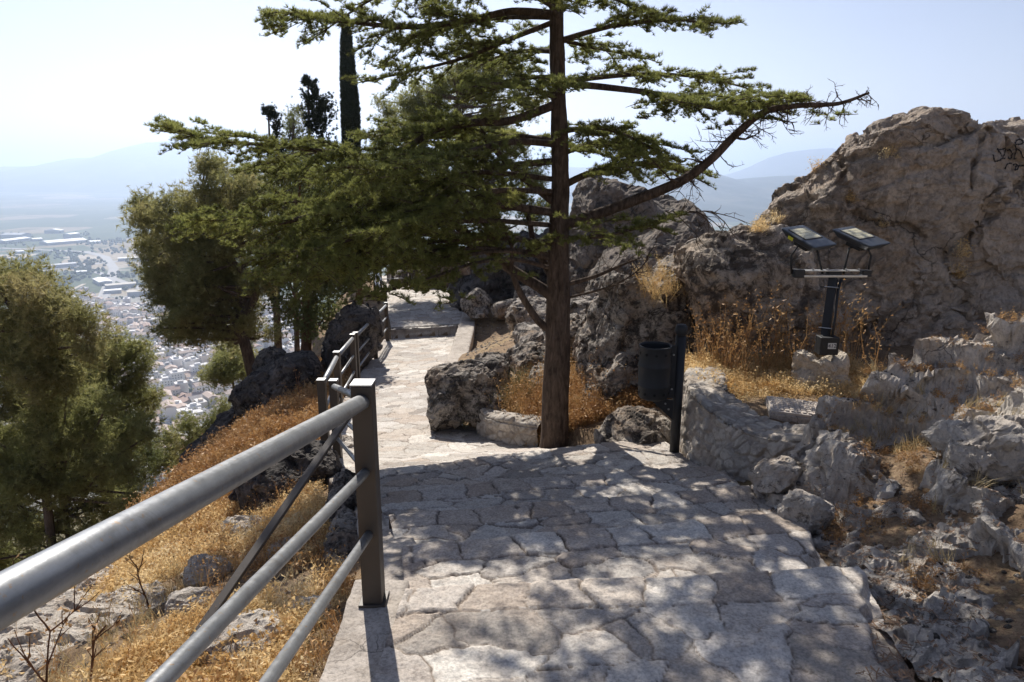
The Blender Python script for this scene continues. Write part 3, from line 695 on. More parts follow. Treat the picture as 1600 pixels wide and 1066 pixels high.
# ------------------------------------------------------------------ rocks
def resample(pts, n):
    p = np.array(pts + [pts[0]], float); L = np.r_[0, np.cumsum(np.linalg.norm(np.diff(p, axis=0), axis=1))]
    s = np.linspace(0, L[-1], n, endpoint=False); return np.stack([np.interp(s, L, p[:, k]) for k in range(p.shape[1])], 1)
def inflate(out_px, Y0, Tf, Tb, lean=0.0, n=110, rings=14, k=3.2, base_drop=0.0):
    """solid body from an outline stood at distance Y0: bulges Tf towards and Tb away from the viewer"""
    o = resample([tuple(PY(a, b, Y0))[::2] for a, b in out_px], n); c = o.mean(0)
    V = [(c[0], Y0 - Tf, c[1]), (c[0], Y0 + Tb, c[1])]; F = []
    rs = np.sin(np.linspace(0, 1, rings + 1)[1:] * np.pi / 2)
    lay = []
    for s, T in ((-1, Tf), (1, Tb)):
        L = []
        for r in rs[:-1]: L.append([(c[0] + (q[0] - c[0]) * r, Y0 + s * T * (1 - r ** k) ** (1 / 2.2), c[1] + (q[1] - c[1]) * r) for q in o])
        lay.append(L)
    rim = [(q[0], Y0, q[1]) for q in o]; idx = 2
    seq = lay[0] + [rim] + lay[1][::-1]
    for L in seq: V += L
    R_ = len(seq)
    for i in range(n):
        j = (i + 1) % n; F.append((0, 2 + j, 2 + i)); b = 2 + (R_ - 1) * n; F.append((1, b + i, b + j))
        for r in range(R_ - 1): a = 2 + r * n; b2 = a + n; F.append((a + i, a + j, b2 + j, b2 + i))
    V = np.array(V); V[:, 1] += lean * (V[:, 2] - V[:, 2].min())
    return V, F
def ellip(c, r, rz=0, sub=4, tilt=0):
    bm = bmesh.new(); bmesh.ops.create_icosphere(bm, subdivisions=sub, radius=1); V = np.array([v.co[:] for v in bm.verts]); bm.verts.index_update(); F = [[v.index for v in f.verts] for f in bm.faces]; bm.free()
    V = np.sign(V) * np.abs(V) ** .8
    Mx = np.array((Matrix.Rotation(rz, 3, 'Z') @ Matrix.Rotation(tilt, 3, 'Y')))
    return (V * np.array(r)) @ Mx.T + np.array(c), F
def chop(V, F, area, Rr, dep, seed, cov=.55, lim=.17):
    """flatten random patches of the surface to planes, as frost and joints chip limestone"""
    r = np.random.default_rng(seed); nn = vnormals(V, F); V0 = V.copy(); K = int(min(1600, cov * area / (Rr * Rr) + 6))
    for i in r.integers(0, len(V), K):
        q = V[i].copy(); n = nn[i] + r.normal(size=3) * .20; n /= np.linalg.norm(n) + 1e-9; R_ = Rr * r.uniform(.6, 1.5)
        m = np.flatnonzero((np.abs(V[:, 0] - q[0]) < R_ * 1.4) & (np.abs(V[:, 2] - q[2]) < R_ * 1.4)); D = V[m] - q; dist = np.sqrt((D * D).sum(1)); h = D @ n + dep * R_ * r.uniform(.3, 2)
        w_ = np.clip((R_ * 1.4 - dist) / (R_ * .25), 0, 1); V[m] -= n * (np.maximum(h, 0) * w_ * (h < R_ * .5))[:, None]
    d = V - V0; L = np.linalg.norm(d, axis=1) + 1e-9; return V0 + d * (np.tanh(L / (lim * Rr)) * lim * Rr / L)[:, None]
def rock(name, bodies, vox, m, label=None, cat='rock', group=None, big=.12, bsz=.5, rid=.05, rsz=.25, fine=.012, fsz=.06, crack=.03, csz=.5, seed=0, post=None, strat=0.0, kind=None, flat=1.0):
    mb = MB()
    for V, F in bodies: mb.add(V, F)
    me = bpy.data.meshes.new('tmp'); me.from_pydata(mb.v, [], mb.f); ob = bpy.data.objects.new('tmp', me); col.objects.link(ob)
    md = ob.modifiers.new('r', 'REMESH'); md.mode = 'VOXEL'; md.voxel_size = vox; md.adaptivity = 0
    dg = bpy.context.evaluated_depsgraph_get(); ev = ob.evaluated_get(dg); m2 = bpy.data.meshes.new_from_object(ev)
    nv = len(m2.vertices); V = np.zeros(nv * 3); m2.vertices.foreach_get('co', V); V = V.reshape(-1, 3)
    F = np.array([tuple(p.vertices) for p in m2.polygons if len(p.vertices) == 4]); 
    bpy.data.objects.remove(ob); bpy.data.meshes.remove(me); bpy.data.meshes.remove(m2)
    area = len(V) * vox * vox
    wp = V + np.stack([fbm(V * 1.7 + k * 9, 3, seed + k) for k in range(3)], 1) * .10
    V = V + vnormals(V, F) * (big * (.22 + .55 * fbm(wp / bsz, 3, seed + 20, .5)))[:, None]
    if big:                                           # blocks split along joints, then chipped flat at three sizes
        f1, f2, ids, dv = worley(wp / bsz, seed + 24); V = V + vnormals(V, F) * (big * .55 * (ids[:, 0] - .5))[:, None]
        V = chop(V, F, area, bsz * .85, .05, seed + 1); V = chop(V, F, area, bsz * .42, .05, seed + 2)
        f1, f2, ids, dv = worley(wp / (bsz * .37) * np.array([1, 1, 1.5]), seed + 44); V = V + vnormals(V, F) * (big * .22 * (ids[:, 0] - .5))[:, None]
        V = chop(V, F, area, bsz * .20, .06, seed + 3)
    nn = vnormals(V, F)
    d = rid * .45 * fbm(wp / rsz, 5, seed + 60, .62) - rid * .55 * np.clip(-.1 - fbm(V / (rsz * .6), 3, seed + 66, .6), 0, 1)
    if strat: d += strat * .7 * fbm(wp * np.array([.9, .9, 5.5]) / rsz * .5 + wp[:, :1] * .8, 3, seed + 65, .5, True)
    if crack: d -= crack * np.exp(-(vnoise(wp / csz, seed + 80) / .022) ** 2) * np.clip(vnoise(V / csz, seed + 82) + .4, 0, 1)
    V = V + nn * d[:, None]; nn = vnormals(V, F)
    V = V + nn * (fine * .9 * fbm(V / fsz, 4, seed + 90, .68) - fine * .8 * np.exp(-(vnoise(V / (fsz * 3), seed + 95) / .05) ** 2))[:, None]
    if post: V = post(V, vnormals(V, F))
    o = link(mesh_np(name, V, F), name, m, None, False); tag(o, label, cat, group, kind); return o, V, F
# ---- the big rock face behind the floodlight
CR = [([(1537, 205), (1534, 225), (1529, 243), (1522, 265), (1520, 293)], 4, .10), ([(1605, 280), (1591, 292), (1572, 315), (1554, 333), (1529, 358), (1518, 372), (1475, 397)], 6, .16),
      ([(1300, 215), (1316, 265), (1321, 293), (1333, 324), (1343, 340), (1377, 351), (1422, 354), (1444, 372)], 5, .11), ([(1315, 530), (1338, 519), (1397, 491), (1446, 466), (1470, 455)], 3.5, .07),
      ([(1380, 570), (1409, 543), (1452, 510), (1468, 478), (1500, 455)], 3.5, .07), ([(1505, 480), (1514, 491), (1545, 499), (1582, 494), (1610, 480)], 4, .08), ([(1475, 397), (1490, 420), (1500, 445), (1510, 470)], 9, .13),
      ([(1235, 400), (1262, 440), (1250, 500), (1240, 560)], 4, .05), ([(1330, 250), (1400, 230), (1470, 222), (1530, 190)], 6, .07), ([(1350, 300), (1420, 270), (1480, 262)], 5, .05), ([(1560, 430), (1605, 420)], 5, .07), ([(1200, 545), (1240, 520), (1290, 512)], 4, .05)]
def carve(V, nn):
    q = topx(V); front = (nn[:, 1] < .35)
    wob = fbm(V * 6, 3, 5) * 5
    for pl, wd, dp in CR:
        best = np.full(len(V), 1e9)
        for (a, b) in zip(pl, pl[1:]): best = np.minimum(best, seg_d(q[:, 0] + wob, q[:, 1] + wob * .6, a, b))
        V = V - nn * (np.exp(-(best / (wd * (1 + .5 * fbm(V * 3, 2, 9)))) ** 2) * dp * front)[:, None]
        # a ledge: the side under the crack stands back a little
    return V
o1 = [(1180, 640), (1178, 520), (1180, 420), (1176, 345), (1222, 300), (1268, 256), (1312, 216), (1375, 182), (1430, 158), (1478, 153), (1503, 176), (1560, 184), (1610, 174), (1720, 170), (1850, 230), (1960, 340), (1980, 500), (1950, 660), (1500, 680)]
o2 = [(1066, 640), (1062, 520), (1066, 402), (1110, 370), (1150, 360), (1195, 354), (1240, 372), (1300, 430), (1330, 640)]
b1 = inflate(o1, 8.5, .95, 1.1, .0); b2 = inflate(o2, 7.9, .7, .8, .0)
b3 = inflate([(1475, 660), (1460, 520), (1490, 455), (1530, 440), (1620, 420), (1750, 420), (1800, 660)], 7.9, .75, .6)
b4 = inflate([(1320, 660), (1330, 560), (1400, 500), (1470, 470), (1520, 500), (1540, 660)], 7.75, .5, .6)
big, bigV, bigF = rock('boulder', [b1, b2, b3, b4], .024, M['rock_big'], 'huge tan limestone rock face with graffiti and cracks, behind the twin floodlight', 'rock', None,
    .24, .95, .09, .38, .026, .09, .035, .8, 3, carve, .045)
# marker graffiti sprayed on the rock, laid on its surface
bvh = BVHTree.FromPolygons([tuple(v) for v in bigV], [tuple(int(i) for i in f) for f in bigF])
gs = [[(275, 385), (278, 410), (285, 437), (305, 435), (330, 430), (350, 412)], [(303, 332), (318, 352), (333, 372), (350, 408)], [(303, 332), (325, 345), (350, 340), (382, 322), (374, 350), (368, 380), (350, 412), (374, 415)],
      [(395, 348), (412, 338), (428, 350), (438, 375), (432, 408), (415, 418), (400, 410), (396, 395)], [(452, 292), (470, 268), (490, 255), (512, 262), (524, 282), (512, 298), (485, 304), (455, 292)], [(462, 300), (470, 335), (468, 365), (450, 416), (468, 414)],
      [(466, 332), (490, 338), (508, 355), (520, 395), (536, 408)], [(370, 505), (384, 468), (408, 458), (430, 458)], [(440, 470), (462, 463), (482, 482), (478, 503), (458, 512), (462, 482), (490, 474), (536, 474)], [(540, 330), (560, 400), (585, 330)], [(600, 340), (600, 410), (630, 400)]]
def spray_paint(strokes):
  mb = MB()
  for st in strokes:
      P_ = []
      for (a, b), (c, d) in zip(st, st[1:]):
          for k in range(5): P_.append((a + (c - a) * k / 5, b + (d - b) * k / 5))
      P_.append(st[-1]); V = []
      for i, (a, b) in enumerate(P_):
          px, py = 1500 + a / 5.33, 170 + b / 5.33; h, n, _, _ = bvh.ray_cast(Vector((0, 0, 0)), ray(px, py).normalized())
          if h is None: continue
          V.append(h + n * .006)
      if len(V) > 2:
          VV = []; F = []
          for i, p in enumerate(V):
              t = (V[min(i + 1, len(V) - 1)] - V[max(i - 1, 0)]); t.y = 0; s = Vector((-t.z, 0, t.x)); s = s.normalized() if s.length > 1e-6 else Vector((1, 0, 0))
              w_ = .008 * (1 + .3 * math.sin(i * 1.3)); VV += [p + s * w_, p - s * w_]
          F = [(2 * i, 2 * i + 1, 2 * i + 3, 2 * i + 2) for i in range(len(V) - 1)]; mb.add(VV, F)
  mb.build('graffiti', M['ink'], big)
spray_paint(gs[:7]); spray_paint(gs[7:9])
# ---- rocks between cedar and the rock face
def B3(px, py, t, r, rz=0, tilt=0): return ellip(P(px, py, t), r, rz, 4, tilt)
RK = 'rocks beside the cedar'
rock('boulder', [inflate([(905, 660), (900, 560), (925, 490), (965, 460), (1000, 440), (1040, 415), (1075, 430), (1080, 640)], 8.4, .7, .8), inflate([(905, 640), (915, 585), (960, 545), (1010, 560), (1030, 640)], 7.9, .5, .5), B3(985, 470, 8.3, (.30, .35, .34), .4)], .026, M['rock_grey'],
     'craggy grey-brown rock slope between the cedar trunk and the litter bin', 'rock', None, .18, .5, .06, .3, .018, .07, .03, .5, 21, None, .03)
rock('boulder', [inflate([(1000, 470), (1010, 420), (1060, 385), (1110, 365), (1180, 350), (1210, 370), (1190, 470)], 9.4, .8, .9)], .035, M['rock_grey'],
     'sunlit rock shelf in the gap between the far crag and the big rock face', 'rock', None, .2, .6, .06, .35, .02, .09, .03, .5, 25)
rock('boulder', [B3(1010, 680, 6.75, (.40, .34, .27), .3, .25), B3(975, 690, 6.8, (.26, .25, .16), .1)], .018, M['rock_grey'], 'pale grey boulder on the path edge left of the bin post', 'rock', None, .10, .35, .03, .2, .010, .05, .015, .4, 31)
rock('boulder', [B3(728, 610, 9.1, (.50, .42, .42), .3), B3(700, 640, 8.9, (.26, .35, .30), 0), B3(765, 590, 9.3, (.26, .36, .34), 0), B3(760, 640, 8.9, (.35, .3, .25), 0), B3(708, 600, 9.1, (.2, .25, .28), 0)], .020, M['rock_grey'], 'dark-topped boulder bulging into the path left of the cedar', 'rock', None, .13, .4, .05, .22, .014, .06, .03, .4, 35, None, .02)
rock('boulder', [B3(838, 565, 10.4, (.36, .5, .25), .2), B3(855, 600, 9.2, (.28, .4, .24), .2), B3(815, 620, 9.4, (.28, .3, .13), .5)], .028, M['rock_grey'], 'low grey rocks just left of the cedar trunk above the boulder', 'rock', None, .15, .4, .05, .22, .014, .06, .03, .4, 39)
rock('boulder', [B3(925, 490, 10.5, (.55, .5, .32), .2), B3(900, 520, 9.8, (.4, .5, .25), .2), B3(960, 500, 9.6, (.3, .4, .3), .2)], .028, M['rock_grey'], 'sunlit stones stepping up right behind the cedar trunk', 'rock', None, .15, .4, .05, .22, .014, .06, .03, .4, 43)
rock('boulder', [B3(745, 475, 18.8, (.42, .4, .40), .2), B3(750, 490, 18.6, (.3, .4, .2), .2)], .04, M['rock_grey'], 'pointed grey boulder standing at the top of the dirt strip', 'rock', None, .12, .5, .05, .25, .014, .08, .03, .4, 47)
rock('boulder', [B3(795, 485, 18.4, (.5, .4, .28), .2), B3(830, 470, 18.5, (.5, .5, .45), .2)], .045, M['rock_grey'], 'rounded grey boulders right of the pointed one, before the dark cliff', 'rock', None, .12, .5, .05, .25, .014, .08, .03, .4, 49)
rock('boulder', [B3(845, 500, 15.5, (.75, .9, .5), .2), B3(850, 540, 13, (.6, .9, .4), .2)], .04, M['rock_grey'], 'broad rocky bank bordering the dirt strip, left of the cedar trunk', 'rock', None, .17, .5, .05, .25, .014, .08, .03, .4, 53)
# cliffs beyond
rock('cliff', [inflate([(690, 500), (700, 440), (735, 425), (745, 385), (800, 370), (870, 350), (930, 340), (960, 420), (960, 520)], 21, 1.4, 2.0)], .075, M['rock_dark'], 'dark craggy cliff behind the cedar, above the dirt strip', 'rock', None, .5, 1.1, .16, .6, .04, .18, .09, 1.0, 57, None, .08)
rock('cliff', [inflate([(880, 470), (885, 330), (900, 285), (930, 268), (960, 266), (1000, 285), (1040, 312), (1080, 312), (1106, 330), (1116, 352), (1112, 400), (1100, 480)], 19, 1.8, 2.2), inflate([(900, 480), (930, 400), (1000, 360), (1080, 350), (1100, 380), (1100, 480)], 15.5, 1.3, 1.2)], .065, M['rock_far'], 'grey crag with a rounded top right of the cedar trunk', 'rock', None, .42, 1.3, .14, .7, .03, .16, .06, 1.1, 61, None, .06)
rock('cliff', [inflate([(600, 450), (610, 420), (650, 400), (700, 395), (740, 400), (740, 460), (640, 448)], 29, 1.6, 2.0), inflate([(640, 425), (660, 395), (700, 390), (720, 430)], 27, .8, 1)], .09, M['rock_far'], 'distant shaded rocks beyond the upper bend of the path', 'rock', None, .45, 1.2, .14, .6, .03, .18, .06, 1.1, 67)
# rocks left of the railing
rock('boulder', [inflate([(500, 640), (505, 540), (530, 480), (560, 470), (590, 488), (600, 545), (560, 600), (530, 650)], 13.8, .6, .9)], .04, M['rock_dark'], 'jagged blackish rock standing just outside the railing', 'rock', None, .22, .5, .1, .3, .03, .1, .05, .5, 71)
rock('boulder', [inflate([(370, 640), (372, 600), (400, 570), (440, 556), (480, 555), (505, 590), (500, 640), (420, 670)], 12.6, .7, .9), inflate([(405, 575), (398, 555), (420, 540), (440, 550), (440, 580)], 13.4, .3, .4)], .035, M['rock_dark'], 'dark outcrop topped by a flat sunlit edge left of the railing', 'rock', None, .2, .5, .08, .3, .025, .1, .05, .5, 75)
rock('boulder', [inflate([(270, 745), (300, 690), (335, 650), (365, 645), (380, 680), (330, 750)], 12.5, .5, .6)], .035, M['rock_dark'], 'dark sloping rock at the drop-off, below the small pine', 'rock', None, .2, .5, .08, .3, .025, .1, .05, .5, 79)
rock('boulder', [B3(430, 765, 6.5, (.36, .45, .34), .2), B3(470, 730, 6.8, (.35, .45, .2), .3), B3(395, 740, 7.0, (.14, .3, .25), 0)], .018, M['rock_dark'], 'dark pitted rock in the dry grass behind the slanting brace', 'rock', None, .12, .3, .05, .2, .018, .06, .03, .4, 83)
rock('boulder', [B3(540, 850, 4.6, (.14, .4, .16), .2), B3(535, 780, 5.2, (.12, .35, .14), 0)], .014, M['rock_grey'], 'grey rock wedged against the kerb beside the nearest post', 'rock', None, .07, .2, .03, .15, .012, .05, .02, .3, 85)
LG = 'grey rocks lying in the dry grass of the left slope'
for q, (px, py, t, r, lab) in enumerate([(70, 985, 4.0, (.60, .36, .17), 'long pale flat rock in the dry grass at the lower left'), (250, 815, 6.3, (.34, .3, .12), 'pale flat rock just under the handrail, in dry grass'), (160, 890, 5.2, (.22, .2, .1), 'small pale rock with a dark side beneath the handrail'),
        (325, 915, 4.4, (.14, .12, .09), 'small dark rock left of the brace, in dry grass'), (385, 1050, 3.1, (.20, .2, .10), 'whitish rough rock at the bottom edge between two rails'), (445, 905, 4.6, (.12, .1, .06), 'small grey stone between the brace and the kerb'), (45, 1060, 3.6, (.4, .3, .1), 'low pale rock in the bottom left corner'),
        (205, 945, 4.4, (.3, .2, .07), 'thin pale slab half buried in golden grass'), (530, 665, 8.2, (.25, .2, .1), 'small flat stone beside the corner post'), (120, 930, 4.7, (.34, .2, .10), 'long rough pale rock at the lower left, above the flat one'), (380, 830, 5.6, (.2, .2, .10), 'pale rock in brown weeds left of the dark pitted rock'), (300, 985, 3.7, (.13, .1, .06), 'grey stone in golden grass between brace and lower rail'), (480, 985, 3.4, (.12, .1, .05), 'small pale stone near the kerb beneath the lowest rail'), (200, 850, 5.8, (.2, .15, .08), 'grey stone behind the handrail, left of the pale flat rock')]):
    p = P(px, py, t); z = gz1(p.x, p.y); rock('rock', [ellip((p.x, p.y, z + r[2] * .6), r, .3 * q, 4, .15)], .014 if t < 5 else .02, M['rock_pale'], lab, 'rock', LG, r[0] * .28, r[0] * .8, .02, .14, .010, .04, .015, .3, 100 + q * 7)
# ---- craggy outcrop on the right
def outcrop():
    xs = np.arange(1.45, 4.6, .0115); ys = np.arange(1.35, 5.5, .0135); X, Y = np.meshgrid(xs, ys, indexing='ij'); x, y = X.ravel(), Y.ravel()
    z = gz(x, y)
    def bumpf(cx, cy, rx, ry, h, rot=0, p=2.0):
        c, s = math.cos(rot), math.sin(rot); u = ((x - cx) * c + (y - cy) * s) / rx; v = (-(x - cx) * s + (y - cy) * c) / ry
        return h * np.exp(-(u * u + v * v) ** (p / 2))
    # ridge running up to the right in front of the rock face
    z = z + bumpf(2.45, 4.62, .55, .22, .28, .12, 3) + bumpf(3.1, 4.55, .6, .28, .38, .1, 3) + bumpf(3.8, 4.3, .8, .4, .5, -.1, 3)
    z = z + bumpf(1.95, 4.12, .28, .36, .20, .3, 3) + bumpf(2.9, 3.85, .35, .28, .20, .2, 4) + bumpf(3.4, 3.4, .4, .3, .22, .1, 4) + bumpf(2.5, 3.0, .35, .16, .10, .3, 3) + bumpf(2.55, 2.45, .4, .14, .1, .15, 3) + bumpf(2.35, 1.95, .3, .12, .08, .1, 3) + bumpf(2.2, 3.55, .25, .2, .08, .1, 3)
    st_ = .17; q = (z + .10 * fbm(np.stack([x, y, 0 * x], 1) * 1.6, 3, 295) + .05 * x) / st_; fr_ = q - np.floor(q)      # bedding ledges
    z = z + st_ * .85 * (np.clip((fr_ - .62) / .30, 0, 1) ** 1.5 - fr_) * np.clip((x - 1.6) / .3, 0, 1) + .05
    V = np.stack([x, y, z], 1); F = grid_faces(len(xs), len(ys))
    wp = V + np.stack([fbm(V * 2 + k * 9, 3, 200 + k) for k in range(3)], 1) * .1
    nn = vnormals(V, F); f1, f2, ids, dv = worley(wp / np.array([.42, .24, .24]), 210); V = V + nn * (.085 * (ids[:, 0] - .45))[:, None] + nn * (.06 * fbm(V * 2.5, 3, 212))[:, None]
    V = chop(V, F, 13., .26, .06, 5); V = chop(V, F, 13., .13, .06, 6)
    f1, f2, ids, dv = worley(wp / np.array([.15, .09, .09]), 230); nn = vnormals(V, F); V = V + nn * (.034 * (ids[:, 0] - .5))[:, None]
    V = chop(V, F, 13., .07, .07, 7, .9, .3); nn = vnormals(V, F)
    V = V + nn * (.022 * fbm(V / .13, 4, 250, .62) - .05 * np.clip(-.12 - fbm(V / .09, 3, 255, .6), 0, 1))[:, None]; nn = vnormals(V, F)
    V = V + nn * (.009 * fbm(V / .03, 3, 260, .68))[:, None]
    V[:, 2] += .055 + .05 * fbm(V * 1.9, 3, 291)
    V[:, 0] += .03 * fbm(V * 7, 2, 270); V[:, 1] += .03 * fbm(V * 7, 2, 275)
    # soil pockets: sink the sheet under the ground where the crag gives way to earth
    z_ = 0; edge = np.interp(y, [1.3, 2, 2.9, 3.7, 4.4], [1.36, 1.38, 1.58, 1.50, 1.55]) + .06 * np.sin(y * 4.3) + .10 * fbm(np.stack([y * 2, y * 0, y * 0], 1), 2, 3)
    pocket = fbm(np.stack([x * 1.5, y * 1.5, 0 * x], 1), 3, 281)
    V[:, 2] -= np.clip((pocket - .33) / .12, 0, 1) * .11
    V[:, 2] -= np.clip((edge - x) / .10, 0, 1) * .3; V[:, 2] -= np.clip((y - 5.1) / .3, 0, 1) * .4; V[:, 2] -= np.clip(((y - 4.32) - (x - 1.7) * .55) / .15, 0, 1) * np.clip((2.5 - x) / .3, 0, 1) * .5
    global ocV, ocF
    ocV, ocF = V, F
    o = link(mesh_np('rock_outcrop', V, F), 'rock_outcrop', M['rock_pale'], None, False)
    tag(o, 'broken grey limestone outcrop climbing from the path edge at the lower right', 'rock')
outcrop()
RG = 'loose stones on the outcrop'
for q, (px, py, t, r, lab, tl) in enumerate([(1575, 715, 3.75, (.30, .22, .20), 'large smooth block at the right edge, standing on the outcrop', .1), (1500, 690, 3.9, (.15, .15, .11), 'knobbly stone left of the smooth block', .3), (1570, 640, 4.35, (.35, .2, .12), 'light streaked slab on top of the ridge at the right edge', -.35), (1260, 800, 4.0, (.14, .14, .12), 'pitted stone at the foot of the masonry wall', .2), (1215, 745, 4.55, (.16, .15, .13), 'dark pitted stone leaning on the masonry wall', .2)]):
    p = P(px, py, t); rock('stone', [ellip(p, r, .3 * q, 4, tl)], .010, M['rock_pale'], lab, 'stone', RG, r[0] * .35, r[0] * .9, .02, .11, .007, .03, .012, .25, 300 + q * 7)
# ------------------------------------------------------------------ masonry walls
M['masonry'] = None
def masonry_mat():
    m, t, p, o = mat('rubble_masonry'); co = coords(t)
    a = N(t, 'Attribute', attribute_name='stone').outputs['Fac']; tn = N(t, 'Attribute', attribute_name='tone').outputs['Fac']
    c = ramp(t, tn, [(0, (.34, .29, .24)), (.4, (.52, .46, .385)), (.7, (.42, .38, .33)), (1, (.60, .53, .45))])
    c = mix(t, ramp(t, noise(t, co, 12, 8, .7, .5), [(.45, 0), (.65, .7)]), c, (.13, .11, .10))
    c = mix(t, a, mix(t, noise(t, co, 8, 5, .6), (.34, .28, .23), (.42, .37, .31)), c)
    t.links.new(c, p.inputs['Base Color']); p.inputs['Roughness'].default_value = .92; p.inputs['Specular IOR Level'].default_value = .2
    t.links.new(bump(t, noise(t, co, 45, 7, .7), .7, .012), p.inputs['Normal']); return m
M['masonry'] = masonry_mat()
def masonry(name, pts, thick, label, seed, cell=.135, res=.012):
    """rubble wall along pts [(x, y, z_top, z_base)], front on the left-hand side; front face, rounded top and back"""
    q = [];
    for (a, b) in zip(pts, pts[1:]):
        n = max(2, int(math.dist(a[:2], b[:2]) / res)); q += [tuple(a[i] + (b[i] - a[i]) * k / n for i in range(4)) for k in range(n)]
    q.append(pts[-1]); q = np.array(q)
    k5 = np.ones(15) / 15
    for c in range(4): q[:, c] = np.convolve(np.pad(q[:, c], 7, 'edge'), k5, 'valid')
    t = np.gradient(q[:, :2], axis=0); t /= np.linalg.norm(t, axis=1, keepdims=True); nr = np.stack([t[:, 1], -t[:, 0]], 1)   # outward normal (right of travel)
    nf = 46; prof = []
    V = []; S = []; s = np.r_[0, np.cumsum(np.linalg.norm(np.diff(q[:, :2], axis=0), axis=1))]
    for i in range(len(q)):
        H = q[i, 2] - q[i, 3] + .15; col_ = []
        for k in range(nf): f = k / (nf - 1); col_.append((0 - (.03 * f), q[i, 3] - .15 + H * f - (.035 if k == nf - 1 else 0), f * H))
        for k in range(1, 24): f = k / 23; col_.append((-.03 - thick * f, q[i, 2] + .008 * math.sin(f * math.pi), H + thick * f))
        col_.append((-.03 - thick, q[i, 2] - .3, H + thick + .3))
        for a, z, u in col_: V.append((q[i, 0] + nr[i, 0] * a, q[i, 1] + nr[i, 1] * a, z)); S.append((s[i], u))
    V = np.array(V); S = np.array(S); nc = len(col_); F = grid_faces(len(q), nc); nn = vnormals(V, F)
    w3 = np.stack([S[:, 0] / cell + .3 * fbm(V * 6, 2, seed), S[:, 1] / (cell * .75) + .3 * fbm(V * 6, 2, seed + 4), 0 * S[:, 0]], 1)
    f1, f2, ids, dv = worley(w3 * np.array([1, 1, 0]) + np.array([0, 0, .5]), seed + 9)
    e = np.clip((f2 - f1 - .04) / .07, 0, 1); e = e * e * (3 - 2 * e)
    d = e * (.010 + .014 * ids[:, 0]) + e * (dv[:, :2] * (ids[:, 1:3] - .5)).sum(1) * .045 + fbm(V * 16, 4, seed + 13) * .014 + fbm(V * 2.2, 2, seed + 17) * .05
    sgn = 1 if (nn[nf // 2 + nc * (len(q) // 2), :2] @ nr[len(q) // 2]) > 0 else -1
    if sgn < 0: F = F[:, ::-1]; nn = -nn
    V = V + nn * d[:, None]; me = mesh_np(name, V, F); attr(me, 'stone', e); attr(me, 'tone', ids[:, 3])
    o = link(me, name, M['masonry'], None, True); tag(o, label, 'wall'); return o
masonry('stone_wall', [(1.72, 6.75, -1.93, -2.6), (1.60, 6.3, -1.90, -2.6), (1.50, 5.85, -1.86, -2.55), (1.53, 5.5, -1.88, -2.45), (1.66, 5.15, -1.93, -2.35), (1.85, 4.85, -1.93, -2.25), (2.15, 4.62, -1.88, -2.1), (2.6, 4.5, -1.8, -2.0)], .34, 'low rubble masonry wall holding the floodlight ledge, right of the bin post', 400)
masonry('stone_wall', [(-.45, 8.9, -2.93, -3.4), (-.42, 8.2, -2.90, -3.3), (-.28, 7.85, -2.88, -3.2), (.05, 7.55, -2.84, -3.1), (.3, 7.42, -2.84, -3.0)], .26, 'small curved planter wall at the foot of the boulder left of the cedar', 430)
# ledge surface round the floodlight
def ledge():
    xs = np.arange(1.5, 4.6, .03); ys = np.arange(4.5, 7.6, .03); X, Y = np.meshgrid(xs, ys, indexing='ij'); x, y = X.ravel(), Y.ravel()
    z = -1.985 + .02 * (x - 2) + fbm(np.stack([x, y, 0 * x], 1) * 2, 4, 5) * .03
    out = np.clip((np.interp(y, [4.5, 4.85, 5.15, 5.5, 5.85, 6.75, 8], [2.55, 1.92, 1.74, 1.62, 1.6, 1.82, 2]) - x) / .1, 0, 1); z -= out * .6
    o = link(mesh_np('ledge', np.stack([x, y, z], 1), grid_faces(len(xs), len(ys))), 'ledge', M['soil'], None, True); tag(o, kind='structure')
ledge()
# ------------------------------------------------------------------ litter bin on its post
bx = P(1053, 716, 6.15); bx.z = -2.50
root = empty('litter_bin', bx, 'dark grey perforated metal litter bin hanging from a round-topped post by the masonry wall', 'litter bin', None, (0, R(-.0), 0))
mb = MB(); mb.tube([bx + Vector((0, 0, -.1)), bx + Vector((0, 0, 1.13))], .042, 24); mb.tube([bx + Vector((0, 0, 1.13)), bx + Vector((0, 0, 1.145))], .034, 24)
mb.build('post', M['black'], root, True)
V, F = ellip(bx + Vector((0, 0, 1.185)), (.052, .052, .05)); mb = MB(); mb.add(V, F); mb.build('ball_finial', M['black'], root, True)
bc = bx + Vector((-.215, -.03, .60)); n = 40
prof = [(.100, 0), (.118, .008), (.128, .02), (.131, .09), (.134, .11), (.139, .12), (.134, .13), (.134, .26), (.139, .285), (.139, .295), (.134, .31), (.131, .33), (.131, .44), (.136, .45), (.136, .462), (.127, .462), (.127, .44), (.127, .05), (.0, .04)]
V = []; F = []
for r_, z in prof:
    for k in range(n): a = 2 * math.pi * k / n; V.append(bc + Vector((r_ * math.cos(a), r_ * math.sin(a), z)))
for i in range(len(prof) - 1):
    for k in range(n): F.append((i * n + k, i * n + (k + 1) % n, (i + 1) * n + (k + 1) % n, (i + 1) * n + k))
F.append(tuple(range(n))[::-1]); mb = MB(); mb.add(V, F); body = mb.build('bin_body', M['black'], root, True)
mb = MB()
for zz in (.06, .40):
    for k in range(10):
        a = 2 * math.pi * (k + .3) / 10; u = Vector((math.cos(a), math.sin(a), 0)); mb.tube([bc + u * .118 + Vector((0, 0, zz)), bc + u * .1335 + Vector((0, 0, zz))], .012, 10)
mb.build('holes', M['hole'], body)
mb = MB(); mb.box(bx + Vector((-.062, -.03, .83)), (.05, .012, .46), None, 0, .002); mb.box(bx + Vector((-.085, -.03, .83)), (.006, .05, .46), None, 0, .001); mb.build('bracket', M['black'], root)
